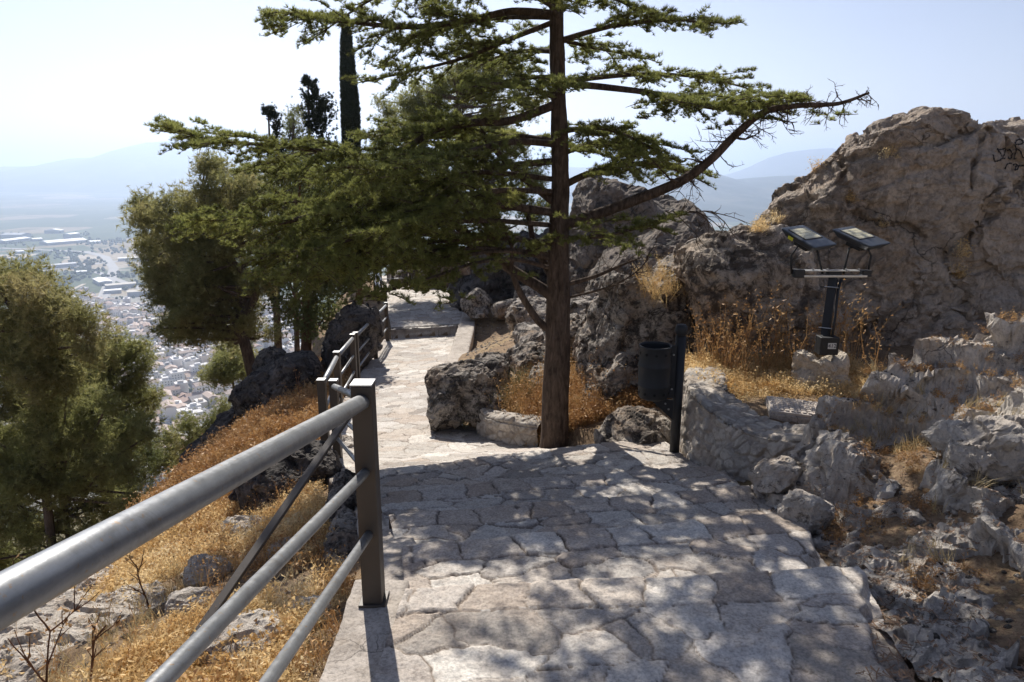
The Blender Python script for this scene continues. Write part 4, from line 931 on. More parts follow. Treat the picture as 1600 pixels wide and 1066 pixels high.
mb = MB(); a = [bx + Vector((-.04, -.03, .40)), bx + Vector((-.04, -.03, .58)), bx + Vector((-.26, -.03, .60)), bx + Vector((-.20, -.03, .55))]
mb.add([p + Vector((0, s, 0)) for s in (-.004, .004) for p in a], [(0, 1, 2, 3), (7, 6, 5, 4), (0, 4, 5, 1), (1, 5, 6, 2), (2, 6, 7, 3), (3, 7, 4, 0)]); mb.build('gusset', M['black'], root)
mb = MB()
for dx, dz in ((-.062, .98), (-.062, .68), (-.08, .5), (-.11, .55)): mb.tube([bx + Vector((dx, -.045, dz)), bx + Vector((dx, -.032, dz))], .008, 8)
mb.build('bolts', M['galv'], root)
# ------------------------------------------------------------------ floodlight stand
fx = P(1284, 560, 6.5); fz0 = -1.99
base = Vector((fx.x, fx.y, fz0))
rootb = rock('stone_pedestal', [ellip(base + Vector((-.13, -.02, .06)), (.17, .16, .14), .2), ellip(base + Vector((-.02, -.10, .21)), (.12, .10, .12), .5), ellip(base + Vector((.13, .0, .22)), (.12, .13, .13), .1), ellip(base + Vector((-.16, .02, .24)), (.11, .12, .12), .9), ellip(base + Vector((.12, -.02, .06)), (.16, .16, .10), .1)],
    .012, M['pale_stone'], 'cream squared stones mortared into a pedestal under the floodlight post', 'pedestal', None, .05, .2, .012, .1, .006, .04, .015, .22, 501)[0]
attr(rootb.data, 'stone', np.ones(len(rootb.data.vertices))); attr(rootb.data, 'tone', np.full(len(rootb.data.vertices), .9))
b0 = base + Vector((.0, 0, .33))
fl = empty('floodlight', b0, 'twin LED floodlight on a short dark post standing on the cream stone pedestal', 'floodlight')
top = P(1302, 432, 6.5); 
mb = MB(); d = top - b0; Mx = d.to_track_quat('Z', 'Y').to_matrix(); mb.box((top + b0) / 2, (.072, .06, d.length), Mx, 0, .004); mb.build('post', M['black'], fl)
mb = MB(); mb.tube([b0 + Vector((.05, -.05, .12)), b0 + Vector((.055, -.055, .35)), top + Vector((.035, -.05, -.12)), top + Vector((.055, -.045, -.02))], .012, 8); mb.tube([b0 + Vector((.02, -.055, .12)), top + Vector((.0, -.05, -.2)), top + Vector((.02, -.04, -.02))], .010, 8); cb = mb.build('cable_conduit', M['black'], fl, True)
mb = MB()
for f in (.32, .85): c = b0.lerp(top, f); mb.box(c, (.115, .11, .006), Mx)
mb.build('clamps', M['galv'], cb)
jb = b0 + Vector((.02, -.03, .085)); mb = MB(); mb.box(jb, (.17, .12, .165), None, 0, .006); jo = mb.build('junction_box', M['black'], fl)
def text(s, loc, size, m, parent, name='lettering', rot=(math.pi / 2, 0, 0)):
    cu = bpy.data.curves.new(name, 'FONT'); cu.body = s; cu.size = size; cu.align_x = 'CENTER'; cu.align_y = 'CENTER'; cu.extrude = .0004
    o = bpy.data.objects.new(name, cu); col.objects.link(o); dg = bpy.context.evaluated_depsgraph_get(); me = bpy.data.meshes.new_from_object(o.evaluated_get(dg)); bpy.data.objects.remove(o)
    me.transform(Matrix.LocRotScale(Vector(loc), Matrix.Rotation(rot[0], 3, 'X').to_quaternion(), (1, 1, 1))); return link(me, name, m, parent)
mb = MB(); mb.box(jb + Vector((.02, -.0615, .005)), (.075, .002, .055)); lb = mb.build('label', M['white'], jo); text('412', jb + Vector((.02, -.064, .005)), .05, M['ink'], lb)
cbz = top + Vector((0, 0, .02))
mb = MB(); mb.box(cbz + Vector((-.03, 0, .035)), (.50, .09, .008), None, 0, .002); mb.box(cbz + Vector((.0, -.04, -.012)), (.58, .022, .022), None, 0, .003); mb.build('crossbar', M['galv'], fl)
mb = MB(); mb.box(cbz + Vector((-.33, -.01, .01)), (.095, .08, .075), None, 0, .006); mb.box(cbz + Vector((.29, -.01, .012)), (.085, .07, .06), None, 0, .006); mb.box(cbz + Vector((0, 0, -.0)), (.12, .08, .05), None, 0, .004); mb.build('end_blocks', M['black'], fl)
mb = MB()
for dx in (-.2, -.07, .1, .22): mb.tube([cbz + Vector((dx, -.02, .035)), cbz + Vector((dx, -.02, .056))], .010, 8)
mb.build('bolts', M['galv'], fl)
def lamp(c, yaw, pitch, roll, yel):
    Rm = Matrix.Rotation(yaw, 3, 'Z') @ Matrix.Rotation(pitch, 3, 'X') @ Matrix.Rotation(roll, 3, 'Y')
    # housing: tapered lozenge
    bm = bmesh.new(); bmesh.ops.create_cube(bm, size=1)
    for v in bm.verts:
        v.co.x *= .31; v.co.y *= .44; v.co.z *= .07
        if v.co.z < 0: v.co.x *= .72; v.co.y *= .72
    bmesh.ops.bevel(bm, geom=bm.edges[:], offset=.026, segments=4, affect='EDGES', profile=.6); bm.verts.index_update()
    mb = MB(); mb.add([Rm @ v.co + c for v in bm.verts], [[v.index for v in f.verts] for f in bm.faces]); bm.free(); h = mb.build('lamp_head', M['lamp_body'], fl, True)
    mb = MB(); mb.box(c + Rm @ Vector((0, .045,   .0365)), (.215, .225, .004), Rm, 0, .001); mb.build('frame', M['black'], h)
    mb = MB(); mb.box(c + Rm @ Vector((0, .045, .0395)), (.195, .20, .003), Rm); gl = mb.build('lens_panel', M['led'], h)
    mb = MB()
    for i in range(4):
        for j in range(9): mb.box(c + Rm @ Vector((-.086 + j * .0215, -.028 + i * .049, .0425)), (.013, .034, .003), Rm)
    mb.build('lenses', M['led2'], gl)
    if yel: mb = MB(); mb.box(c + Rm @ Vector((-.155, .06, .0)), (.004, .06, .03), Rm); mb.build('sticker', M['yellow'], h)
    mb = MB(); mb.box(c + Rm @ Vector((0, .0, -.055)), (.15, .16, .05), Rm, 0, .01); mb.build('rear_box', M['black'], h)
    return h
l1c, l2c = P(1262, 374, 6.45), P(1344, 374, 6.45)
lamp(l1c, R(27), R(20), R(-4), True); lamp(l2c, R(30), R(17), R(-4), False)
for a, b, cc, dd, lc, e1, e2, px_in in ((1237, 428, 1236, 400, l1c, -.08, .09, 1285), (1356, 428, 1361, 400, l2c, .07, -.09, 1318)):
    mb = MB(); mb.tube([P(a, b, 6.5), P(cc, dd, 6.5), lc + Vector((e1, 0, -.06)), lc + Vector((e2, 0, -.08)), P(px_in, 428, 6.5)], .010, 10); mb.build('bracket', M['black'], fl, True)
# ------------------------------------------------------------------ drain grate on its block
gc = P(1243, 640, 5.75); gc.z = -1.90
gr = empty('drain_cover', gc, 'pale cast grating tilted on a mortar block on top of the masonry wall', 'drain cover', None, (R(4), R(4), R(-12)))
mb = MB(); mb.box((0, 0, -.06), (.44, .34, .10), None, 0, .012); mb.build('block', M['concrete'], gr, world=False)
mb = MB(); mb.box((0, 0, 0), (.42, .32, .02), None, 0, .004)
for i in range(9):
    for j in range(7):
        mb.box((-.175 + i * .0437, -.125 + j * .0417, .014), (.03, .028, .012), None, 0, .003)
mb.build('grating', M['iron'], gr, world=False)
# ------------------------------------------------------------------ vegetation
def frames(n, up=None, spread=1.0):
    """random orthonormal frames; third axis scattered round up"""
    d = rng.normal(size=(n, 3)); d /= np.linalg.norm(d, axis=1, keepdims=True)
    if up is not None: d = up + d * spread; d /= np.linalg.norm(d, axis=1, keepdims=True)
    a = np.cross(d, rng.normal(size=(n, 3))); a /= np.linalg.norm(a, axis=1, keepdims=True); return np.stack([a, np.cross(d, a), d], 2)
def scatter(tV, tF, pos, fr, sc_):
    """merge one template per position"""
    n, k = len(pos), len(tV); V = np.einsum('nij,kj->nki', fr, tV) * np.asarray(sc_).reshape(-1, 1, 1) + pos[:, None]
    F = tF[None] + (np.arange(n) * k)[:, None, None]; return V.reshape(-1, 3), F.reshape(-1, tF.shape[1])
def needle_tuft(nn, L, wd, up=.5, seed=0, tilt=1.0):
    r = np.random.default_rng(seed); V = []; F = []
    for i in range(nn):
        d = r.normal(size=3); d[2] = abs(d[2]) * tilt + up; d /= np.linalg.norm(d); s = np.cross(d, r.normal(size=3)); s /= np.linalg.norm(s); l = L * r.uniform(.7, 1.2)
        b = len(V); V += [d * l * .06 - s * wd * .5, d * l * .06 + s * wd * .5, d * l + s * wd * .15]; F.append((b, b + 1, b + 2))
    return np.array(V), np.array(F)
TUFT = [needle_tuft(14, .043, .0062, .30, s) for s in range(4)]
def scat_multi(T, pos, fr, s):
    VV, FF, b = [], [], 0; w_ = rng.integers(0, len(T), len(pos))
    for k in range(len(T)):
        m = w_ == k
        if not m.any(): continue
        V, F = scatter(*T[k], pos[m], fr[m], s[m]); VV.append(V); FF.append(F + b); b += len(V)
    return np.concatenate(VV), np.concatenate(FF)
def smooth_line(pts, n=10):
    pts = [Vector(p) for p in pts]; out = []
    for i in range(len(pts) - 1):
        p0, p1, p2, p3 = pts[max(i - 1, 0)], pts[i], pts[i + 1], pts[min(i + 2, len(pts) - 1)]
        for k in range(n):
            t = k / n; out.append(.5 * ((2 * p1) + (p2 - p0) * t + (2 * p0 - 5 * p1 + 4 * p2 - p3) * t * t + (3 * p1 - p0 - 3 * p2 + p3) * t ** 3))
    out.append(pts[-1]); return out
class Tubes:                                          # fast merged thin tubes
    def __init__(s): s.V = []; s.F = []; s.b = 0
    def add(s, pts, r0, r1, n=5):
        P_ = np.array([p[:] for p in pts], float); m = len(P_); t = np.gradient(P_, axis=0); t /= np.linalg.norm(t, axis=1, keepdims=True) + 1e-9
        a = np.cross(t, (.13, .31, .94)); a /= np.linalg.norm(a, axis=1, keepdims=True) + 1e-9; b = np.cross(t, a); q = np.arange(n) * 2 * np.pi / n
        r = np.linspace(r0, r1, m) if not hasattr(r0, '__len__') else np.asarray(r0)
        V = P_[:, None] + (a[:, None] * np.cos(q)[None, :, None] + b[:, None] * np.sin(q)[None, :, None]) * r[:, None, None]
        i = np.arange(m * n).reshape(m, n); j = np.roll(i, -1, 1); F = np.stack([i[:-1], j[:-1], j[1:], i[1:]], 2).reshape(-1, 4)
        s.V.append(V.reshape(-1, 3)); s.F.append(F + s.b); s.b += m * n
    def build(s, name, m, parent=None): return link(mesh_np(name, np.concatenate(s.V), np.concatenate(s.F)), name, m, parent, True)
# ---- the cedar
CY = 7.25
tb = PY(865, 692, CY); tb.z = gz1(tb.x, tb.y) - .05
cedar = empty('cedar_tree', tb, 'large flat-branched cedar with a straight dark trunk standing beside the path', 'tree')
trk = [tb + Vector((0, 0, -.15)), tb + Vector((.01, 0, .15))] + [PY(a, b, CY) for a, b in ((868, 620), (871, 540), (872, 460), (873, 380), (875, 300), (874, 200), (871, 100), (870, 0), (868, -120), (866, -260), (864, -420))]
tr_ = [.19, .152, .143, .130, .116, .097, .085, .077, .070, .062, .055, .040, .015]
sl_ = smooth_line(trk, 12); rr_ = np.interp(np.linspace(0, len(trk) - 1, len(sl_)), range(len(trk)), tr_)
V, F = tube(sl_, list(rr_), 36, True); V = np.array([v[:] for v in V])
ax = np.array([p[:] for p in sl_]).repeat(36, 0); dr = V - ax; dr /= np.linalg.norm(dr, axis=1, keepdims=True)
V += dr * (fbm(V * np.array([22, 22, 5]), 4, 5, .6, True) * .010 + fbm(V * 3, 2, 8) * .012)[:, None]
mb = MB(); mb.add(V, F); trunk = mb.build('trunk', M['bark'], cedar, True)
BR = [  # px polyline, depth offset start/end (m towards -Y is negative), base radius, foliage from fraction, density, twig length
 ([(880, 352), (960, 325), (1060, 285), (1110, 250), (1150, 210), (1195, 175), (1250, 165), (1310, 162), (1358, 145)], -.5, .075, (.0, .0), 0, .5),
 ([(878, 130), (960, 138), (1030, 148), (1110, 168), (1170, 168), (1235, 160)], -.3, .045, (.3, 1.0), 1.2, .5),
 ([(876, 62), (930, 75), (1012, 92)], .3, .03, (.05, 1), 1.1, .45), ([(872, 0), (940, -5), (1016, 18)], -.2, .028, (.05, 1), .9, .45), ([(872, -60), (960, -70), (1040, -60)], .2, .028, (.05, 1), .9, .5),
 ([(880, 290), (930, 268), (1000, 256), (1060, 266), (1100, 285)], .3, .05, (.1, .8), 1.0, .5), ([(880, 205), (940, 200), (1000, 222), (1030, 240)], -.5, .035, (.0, 1), 1.1, .6), ([(880, 240), (930, 225), (985, 232)], .8, .035, (.0, 1), 1.1, .6),
 ([(884, 445), (930, 432), (970, 415), (1003, 402)], -.2, .033, (2, 2), 0, .3), ([(884, 466), (930, 455), (965, 443), (1000, 420), (1015, 395)], -.5, .018, (2, 2), 0, .3), ([(880, 372), (950, 368), (1010, 350), (1055, 338)], -.7, .03, (.1, 1), .8, .4),
 ([(864, 22), (800, 18), (740, 30), (650, 42), (560, 36), (490, 25), (430, 20)], -.4, .05, (.25, 1), 1.1, .6), ([(864, 35), (800, 60), (720, 92), (640, 112), (570, 128)], .3, .035, (.2, 1), .7, .5), ([(866, -30), (790, -40), (700, -20), (600, -10), (490, 60)], .5, .04, (.2, 1), .9, .6),
 ([(864, 165), (800, 188), (740, 192), (683, 202), (640, 228), (590, 244), (540, 240), (430, 228), (340, 220), (290, 207)], -.9, .055, (.2, 1), 1.15, .75), ([(864, 315), (807, 268), (768, 228), (740, 200), (680, 215), (620, 210), (570, 215)], .6, .055, (.35, 1), 1.0, .6),
 ([(862, 332), (780, 320), (700, 310), (620, 312), (540, 322), (440, 348), (370, 345), (300, 345)], -1.2, .055, (.2, 1), 1.1, .7), ([(864, 252), (780, 262), (690, 285), (600, 282), (500, 272), (400, 262)], .9, .045, (.15, 1), 1.0, .7), ([(864, 382), (780, 372), (680, 378), (580, 395), (510, 388)], -.5, .04, (.2, 1), 1.0, .6),
 ([(862, 462), (845, 450), (790, 415), (743, 376), (690, 345), (600, 350), (530, 370), (480, 350)], .3, .085, (.45, 1), 1.0, .6), ([(862, 516), (840, 500), (812, 456), (800, 420), (798, 380), (770, 330)], -.2, .060, (.6, 1), .9, .6), ([(866, 440), (835, 380), (822, 330), (790, 290)], .3, .055, (.5, 1), .9, .5),
 ([(864, 420), (800, 405), (740, 412), (680, 432), (620, 450), (562, 466)], -1.4, .028, (.2, 1), .6, .38), ([(864, 405), (790, 392), (720, 400), (660, 405), (600, 412), (480, 432)], -.9, .03, (.3, 1), .6, .4), ([(864, 300), (760, 300), (660, 340), (600, 360)], -1.6, .04, (.2, 1), 1.0, .6),
 ([(864, 120), (800, 125), (740, 150)], .0, .03, (.2, 1), .7, .45), ([(862, 398), (760, 388), (650, 395), (540, 418), (450, 436)], -.9, .03, (.25, 1), 1.0, .6), ([(862, 352), (740, 345), (600, 362), (500, 388), (420, 400)], -1.5, .035, (.25, 1), 1.0, .65), ([(862, 280), (740, 270), (600, 300), (500, 318), (430, 310)], -.2, .035, (.25, 1), 1.0, .65),
 ([(864, 225), (800, 222), (720, 240), (640, 262), (560, 262)], -1.8, .045, (.2, 1), 1.0, .65),
]
tw = Tubes(); TP = []; TN = []; TS = []
def branch_pts(px, dep, j=0):
    n = len(px); L = [0]
    for a, b in zip(px, px[1:]): L.append(L[-1] + math.dist(a, b))
    return smooth_line([PY(a, b, CY + dep * (l / L[-1]) ** .9) for (a, b), l in zip(px, L)], 8)
def spray(o, d, L, lvl, dens):
    """one flat side twig with its tufts"""
    n = max(3, int(L / .05)); pts = [o]; dd = d.normalized(); droop = random.uniform(-.55, .05)
    for k in range(n):
        dd = (dd + Vector((random.gauss(0, .10), random.gauss(0, .10), random.gauss(0, .06) + droop * .10))).normalized(); pts.append(pts[-1] + dd * L / n)
    tw.add(pts, .0065 if lvl == 0 else .0035, .002, 4)
    if lvl < 1 and L > .12:
        m = int(L / .068 * dens)
        for k in range(m):
            f = random.uniform(.12, .97); p = pts[int(f * n)]; s = random.choice((-1, 1)); side = Vector((-dd.y, dd.x, 0)).normalized() * s
            spray(p, (dd * random.uniform(.5, 1.0) + side + Vector((0, 0, random.uniform(-.22, .25)))), L * random.uniform(.22, .5) * (1.15 - .6 * f), lvl + 1, dens)
    for k in range(int(L / .022)):
        f = random.random(); p = pts[min(int(f * n), n)].lerp(pts[min(int(f * n) + 1, n)], random.random()); TP.append(p[:]); TN.append((dd.x * .3, dd.y * .3, 1)); TS.append(random.uniform(.7, 1.25))
def bough(pts, r0, ff, dens, tl):
    n = len(pts); r = np.linspace(1, .12, n) ** .8 * r0 * .78; V, F = tube(pts, list(r), 12, True); mb = MB(); mb.add(V, F); mb.build('bough', M['bark'], cedar, True)
    if dens <= 0: return
    L = sum((pts[i + 1] - pts[i]).length for i in range(n - 1)); m = int(L * 12.5 * dens)
    for k in range(m):
        f = ff[0] + (ff[1] - ff[0]) * (k + random.random()) / m; i = min(int(f * (n - 1)), n - 2); d = (pts[i + 1] - pts[i]).normalized(); p = pts[i].lerp(pts[i + 1], random.random())
        s = 1 if k % 2 else -1; side = Vector((-d.y, d.x, 0)).normalized() * s; tap = .35 + .9 * math.sin(min(1, (1.06 - f) * 1.6) * math.pi / 2)
        spray(p, side * random.uniform(.5, 1.0) + d * random.uniform(.5, 1) + Vector((0, 0, random.uniform(-.28, .3))), tl * tap * random.uniform(.55, 1.1), 0, 1)
    spray(pts[-1], pts[-1] - pts[-3], .16, 0, 1)
for px, dep, r0, ff, dens, tl in BR: bough(branch_pts(px, dep), r0, ff, dens, tl)
# boughs towards and away from the viewer, and the crown above the frame
for k in range(23):
    z = random.uniform(-.1, 1.5) if k < 9 else random.uniform(1.7, 5.0); az = random.choice((random.uniform(R(25), R(155)), random.uniform(R(205), R(335)))) if z < 1.4 else random.uniform(0, 2 * math.pi)
    L = random.uniform(1.6, 2.8) * (1 - max(0, z - .8) / 5.5); o = Vector((tb.x, CY, z)); pts = []
    if z < 1.4 and math.sin(az) < 0: L *= .62; 
    for i in range(7): f = i / 6; pts.append(o + Vector((math.cos(az) * L * f, math.sin(az) * L * f, .25 * math.sin(f * 2.6) * L * .3 - .04 * L * f)))
    bough(smooth_line(pts, 4), .03 if z > 1.5 else .036, (.2, 1), .55 if z < 1.5 else .55, .55)
for z, az, L in ((1.75, 250, 2.2), (1.9, 285, 2.4), (2.2, 265, 2.2), (2.4, 300, 2.3), (2.7, 240, 2.0), (2.9, 280, 2.2), (3.3, 310, 1.9), (3.5, 255, 1.8), (2.0, 320, 2.3), (1.8, 225, 2.0)):      # unseen boughs over the steps, added above frame to dapple them with shade
    o = Vector((tb.x, CY, z)); bough(smooth_line([o + Vector((math.cos(R(az)) * L * f, math.sin(R(az)) * L * f, .2 * math.sin(f * 2.6))) for f in (0, .25, .5, .75, 1)], 5), .035, (.15, 1), .62, .6)
def clump(cx, cy, Y, n, sx, sz, r=.3):             # foliage pad on the bare right bough
    for k in range(n):
        p = PY(cx + random.gauss(0, sx), cy + random.gauss(0, sz), Y + random.gauss(0, .2)); a = random.uniform(0, 2 * math.pi)
        spray(p, Vector((math.cos(a), math.sin(a), random.uniform(-.1, .2))), r * random.uniform(.5, 1), 0, .9)
clump(1040, 160, 7.0, 8, 32, 8); clump(1110, 155, 7.0, 12, 32, 6); clump(1165, 158, 6.95, 10, 26, 5); clump(1215, 150, 6.9, 12, 16, 5, .25); clump(1290, 185, 6.8, 5, 14, 6, .2); clump(1060, 115, 7.1, 5, 20, 3, .2); clump(1130, 195, 7.0, 3, 12, 5, .2)
clump(1000, 190, 7.3, 7, 22, 14, .25); clump(960, 60, 7.3, 8, 25, 25, .3); clump(1010, 345, 6.9, 7, 26, 10, .25); clump(930, 350, 6.8, 10, 28, 8, .3)
clump(610, 462, 6.1, 5, 22, 7, .3); clump(680, 448, 6.2, 6, 28, 8, .3); clump(745, 428, 6.5, 4, 20, 6, .25); clump(700, 470, 6.1, 3, 14, 6, .2)
clump(770, 55, 7.3, 14, 50, 22, .35); clump(820, 105, 7.3, 10, 26, 22, .3); clump(700, 75, 7.3, 9, 40, 20, .3); clump(800, 150, 7.2, 9, 34, 18, .3); clump(940, 215, 7.1, 9, 34, 20, .3)
# dead twigs on the big right bough and at its tip
def dead(o, d, L, r, lvl=0):
    n = 6; pts = [o]; dd = d.normalized()
    for k in range(n): dd = (dd + Vector((random.gauss(0, .22), random.gauss(0, .15), random.gauss(0, .2)))).normalized(); pts.append(pts[-1] + dd * L / n)
    tw.add(pts, r, r * .3, 4)
    if lvl < 2:
        for k in range(3 if lvl == 0 else 2): dead(pts[random.randint(1, n - 1)], dd + Vector((random.gauss(0, .9), random.gauss(0, .6), random.gauss(0, .8))), L * random.uniform(.3, .6), r * .6, lvl + 1)
bp_ = branch_pts(BR[0][0], BR[0][1])
for k in range(70):
    f = random.uniform(.28, 1); i = min(int(f * (len(bp_) - 1)), len(bp_) - 2); dead(bp_[i], Vector((random.gauss(0, .8), random.gauss(0, .5), random.gauss(-.45, .8))), random.uniform(.10, .40) * (1.2 - .5 * f), .006)
for bi in (8, 9):
    q = branch_pts(BR[bi][0], BR[bi][1])
    for k in range(12): dead(q[random.randint(len(q) // 3, len(q) - 2)], Vector((random.gauss(.6, .5), random.gauss(0, .5), random.gauss(.1, .6))), random.uniform(.1, .45), .005)
for a, b in (((1200, 180), (1240, 195)), ((1110, 250), (1060, 255)), ((1060, 285), (1000, 262)), ((1150, 215), (1180, 232))): p = PY(*a, 7.0); dead(p, PY(*b, 6.9) - p, .28, .014)
p = PY(1060, 300, 7.1)
for k in range(7): dead(PY(1040 + k * 12, 330, 7.1), Vector((.6, random.gauss(0, .3), random.uniform(-.5, .1))), .5, .007)
tw.build('twigs', M['bark'], cedar)
pos = np.array(TP); print('cedar tufts', len(pos)); fr = frames(len(pos), np.array(TN), .55)
V, F = scat_multi(TUFT, pos + rng.normal(size=pos.shape) * .008, fr, np.array(TS) * 1.0)
link(mesh_np('foliage', V, F), 'foliage', M['cedar'], cedar, False)
# ---- pines and other trees made of lobed crowns
BRUSH = [needle_tuft(11, .12, .014, .3, 50 + s) for s in range(4)]
SCALE = [needle_tuft(10, .11, .026, 1.0, 70 + s) for s in range(4)]
def lobed(name, label, lobes, t, base, leaf, bark, group=None, dens=1.0, tr_r=.14, T=BRUSH, s0=1.0, trunk_pts=None, dj=.9, cat='tree', up=(0, 0, .6), limbs=True, cull=False):
    """crown of needle brushes carried on limbs; lobes = (px, py, r_px) stood at distance t, spread in depth by dj"""
    base = Vector(base); base.z = min(base.z, max(gz1(base.x, base.y), -20) - .2) if abs(base.x) < 13.5 and base.y < 39 else base.z
    root = empty(name, base, label, cat, group); tb_ = Tubes(); C = []; Rr = []
    if T is BRUSH and cat == 'tree':                  # small outlying lobes break the outline
        ex = []
        for (a, b, r) in lobes:
            for _ in range(2): q = random.uniform(0, 6.28); k = random.uniform(.95, 1.35); ex.append((a + math.cos(q) * r * k, b - abs(math.sin(q)) * r * k * .9, r * random.uniform(.25, .5)))
        lobes = [(a, b, r * random.uniform(.7, 1.0)) for a, b, r in lobes] + ex
    for (a, b, r) in lobes:
        tt = t + random.uniform(-dj, dj); C.append(PY(a, b, tt)); Rr.append(r * tt / FPX)
    cen = sum(C, Vector((0, 0, 0))) / len(C)
    tp = [Vector(base)] + ([Vector(p) for p in trunk_pts] if trunk_pts else [Vector(base).lerp(cen, .5) + Vector((random.uniform(-.2, .2), 0, 0)), cen])
    sl = smooth_line(tp, 8); V, F = tube(sl, list(np.linspace(tr_r, tr_r * .35, len(sl))), 14); mb = MB(); mb.add(V, F); mb.build('trunk', M[bark], root, True)
    PP = []; 
    for c, r in zip(C, Rr):
        start = min(sl[len(sl) // 4:], key=lambda p: (p - c).length + .6 * abs(p.z - c.z + r)); mid = start.lerp(c, .5) + Vector((random.gauss(0, .1), random.gauss(0, .1), random.gauss(-.05, .1))) * r * 2
        if limbs: tb_.add(smooth_line([start, mid, c], 5), tr_r * .33, .012, 6)
        nt_ = max(3, int(22 * (r / .6) ** 1.6))
        for k in range(nt_):
            d = rng.normal(size=3); d /= np.linalg.norm(d); e = np.array(c) + d * r * rng.uniform(.55, 1.12) * np.array([1, 1, .85]); s_ = np.array(c) + d * r * .15
            m_ = (s_ + e) / 2 + rng.normal(size=3) * r * .12; tb_.add([s_, m_, e], .010, .003, 3)
            nb = max(5, int(rng.uniform(22, 42) * dens)); f = rng.uniform(.3, 1.08, nb)[:, None]; sp = rng.normal(size=(nb, 3)) * .20 * min(1.2, max(r, .7)); PP.append(s_ + (e - s_) * f + sp)
    PP = np.concatenate(PP); 
    if cull: PP = PP[rng.random(len(PP)) < cull]
    tb_.build('limbs', M[bark], root); V, F = scat_multi(T, PP, frames(len(PP), np.array(up), 1.0), rng.uniform(.7, 1.2, len(PP)) * s0)
    link(mesh_np('crown', V, F), 'crown', M[leaf], root, False); return root
GP = 'pines growing up the slope on the left'
def hb(px, t, z): p = PY(px, 700, t); return Vector((p.x, p.y, z))
lobed('pine_tree', 'olive-brown pine at the far left edge reaching up in front of the valley', [(25, 490, 40), (62, 470, 32), (90, 520, 38), (35, 560, 50), (0, 430, 30), (100, 580, 45), (10, 620, 60), (70, 640, 60), (40, 520, 45), (-10, 540, 60), (130, 540, 28), (110, 490, 22), (60, 590, 45), (20, 450, 30), (85, 560, 40)], 13, hb(40, 13, -13.5), 'pine_dry', 'bark_grey', GP, 1.15, .14)
lobed('pine_tree', 'middle pine of the left group with its crown before the white town', [(130, 580, 40), (165, 555, 32), (190, 545, 25), (212, 580, 28), (120, 630, 45), (170, 620, 42), (215, 630, 28), (150, 670, 45), (200, 670, 32), (95, 600, 30)], 17, hb(165, 17, -15), 'pine', 'bark_grey', GP, 1.15, .15)
lobed('pine_tree', 'low green pine in the lower left, spreading behind the handrail', [(30, 690, 55), (90, 700, 50), (40, 760, 60), (110, 760, 50), (160, 730, 42), (20, 830, 50), (90, 820, 40), (150, 790, 35), (-20, 760, 60), (200, 740, 30), (60, 740, 50), (120, 700, 40), (150, 690, 35), (180, 700, 30), (80, 650, 40), (140, 650, 35), (200, 690, 28), (-10, 700, 50), (30, 890, 50), (100, 870, 45), (170, 840, 35), (215, 790, 30), (130, 900, 40), (-20, 860, 50), (60, 930, 45), (10, 900, 40), (150, 870, 35)], 13.5, hb(70, 14, -13), 'pine', 'bark_grey', GP, 1.2, .13)
lobed('pine_tree', 'thin dark pine with a leaning trunk beside the town view', [(190, 700, 26), (205, 740, 24), (215, 690, 24), (230, 710, 22), (170, 760, 24), (185, 650, 22)], 20, hb(225, 20, -15.5), 'pine_dark', 'bark_grey', GP, 1.0, .13)
lobed('bush', 'rounded green bush below the town, left of the dark sloping rock', [(270, 690, 24), (292, 665, 22), (315, 680, 26), (335, 655, 20), (300, 705, 26), (260, 715, 22), (350, 640, 16), (285, 730, 24), (240, 735, 26)], 21, hb(295, 21, -11.5), 'pine', 'bark_grey', None, 1.0, .08, cat='bush')
lobed('pine_tree', 'small bright round pine standing on the rocky edge before the town', [(345, 572, 18), (365, 560, 18), (385, 578, 16), (350, 595, 15), (375, 590, 16), (332, 590, 12), (395, 560, 12)], 23, PY(372, 640, 23), 'pine', 'bark_grey', None, 1.1, .08)
gt = PY(408, 590, 16)
lobed('pine_tree', 'broad dark leaning pine overhanging the town, left of the cypress-like tree', [(225, 345, 22), (262, 330, 24), (300, 345, 28), (330, 300, 26), (345, 270, 22), (375, 295, 28), (240, 385, 28), (285, 390, 34), (330, 380, 34), (370, 350, 34), (400, 380, 34), (235, 430, 24), (270, 440, 32), (320, 440, 38), (370, 430, 38), (290, 485, 32), (340, 490, 38), (385, 480, 34), (270, 520, 20), (310, 525, 24), (365, 530, 26), (400, 520, 22), (410, 300, 26), (410, 440, 30), (300, 420, 34), (345, 430, 36), (260, 370, 26), (310, 360, 30), (255, 465, 26), (330, 460, 34), (360, 320, 28), (300, 505, 28), (350, 350, 28), (390, 330, 28)], 16, gt, 'pine_dry', 'bark_grey', GP, 1.25, .15,
      trunk_pts=[PY(385, 545, 16), PY(372, 510, 15.9), PY(400, 450, 15.9), PY(350, 400, 15.8), PY(300, 360, 15.8)])
lobed('pine_tree', 'bushy deep green tree on a reddish trunk just outside the railing', [(470, 270, 34), (510, 300, 40), (450, 320, 40), (500, 350, 42), (455, 380, 42), (510, 400, 40), (450, 430, 38), (490, 450, 42), (530, 440, 34), (450, 480, 28), (510, 490, 30), (545, 380, 34), (540, 320, 36), (440, 270, 30), (475, 500, 24), (560, 420, 30)], 14.5, PY(475, 640, 14.3), 'pine_dark', 'bark_red', None, 1.25, .15,
      trunk_pts=[PY(478, 560, 14.3), PY(480, 480, 14.4), PY(485, 380, 14.5)], T=SCALE, s0=.8)
lobed('pine_tree', 'slender reddish-trunked pine beside the upper railing', [(560, 380, 24), (575, 350, 26), (550, 340, 26), (590, 390, 20)], 21, PY(563, 470, 21), 'pine_dark', 'bark_red', None, 1.1, .14)
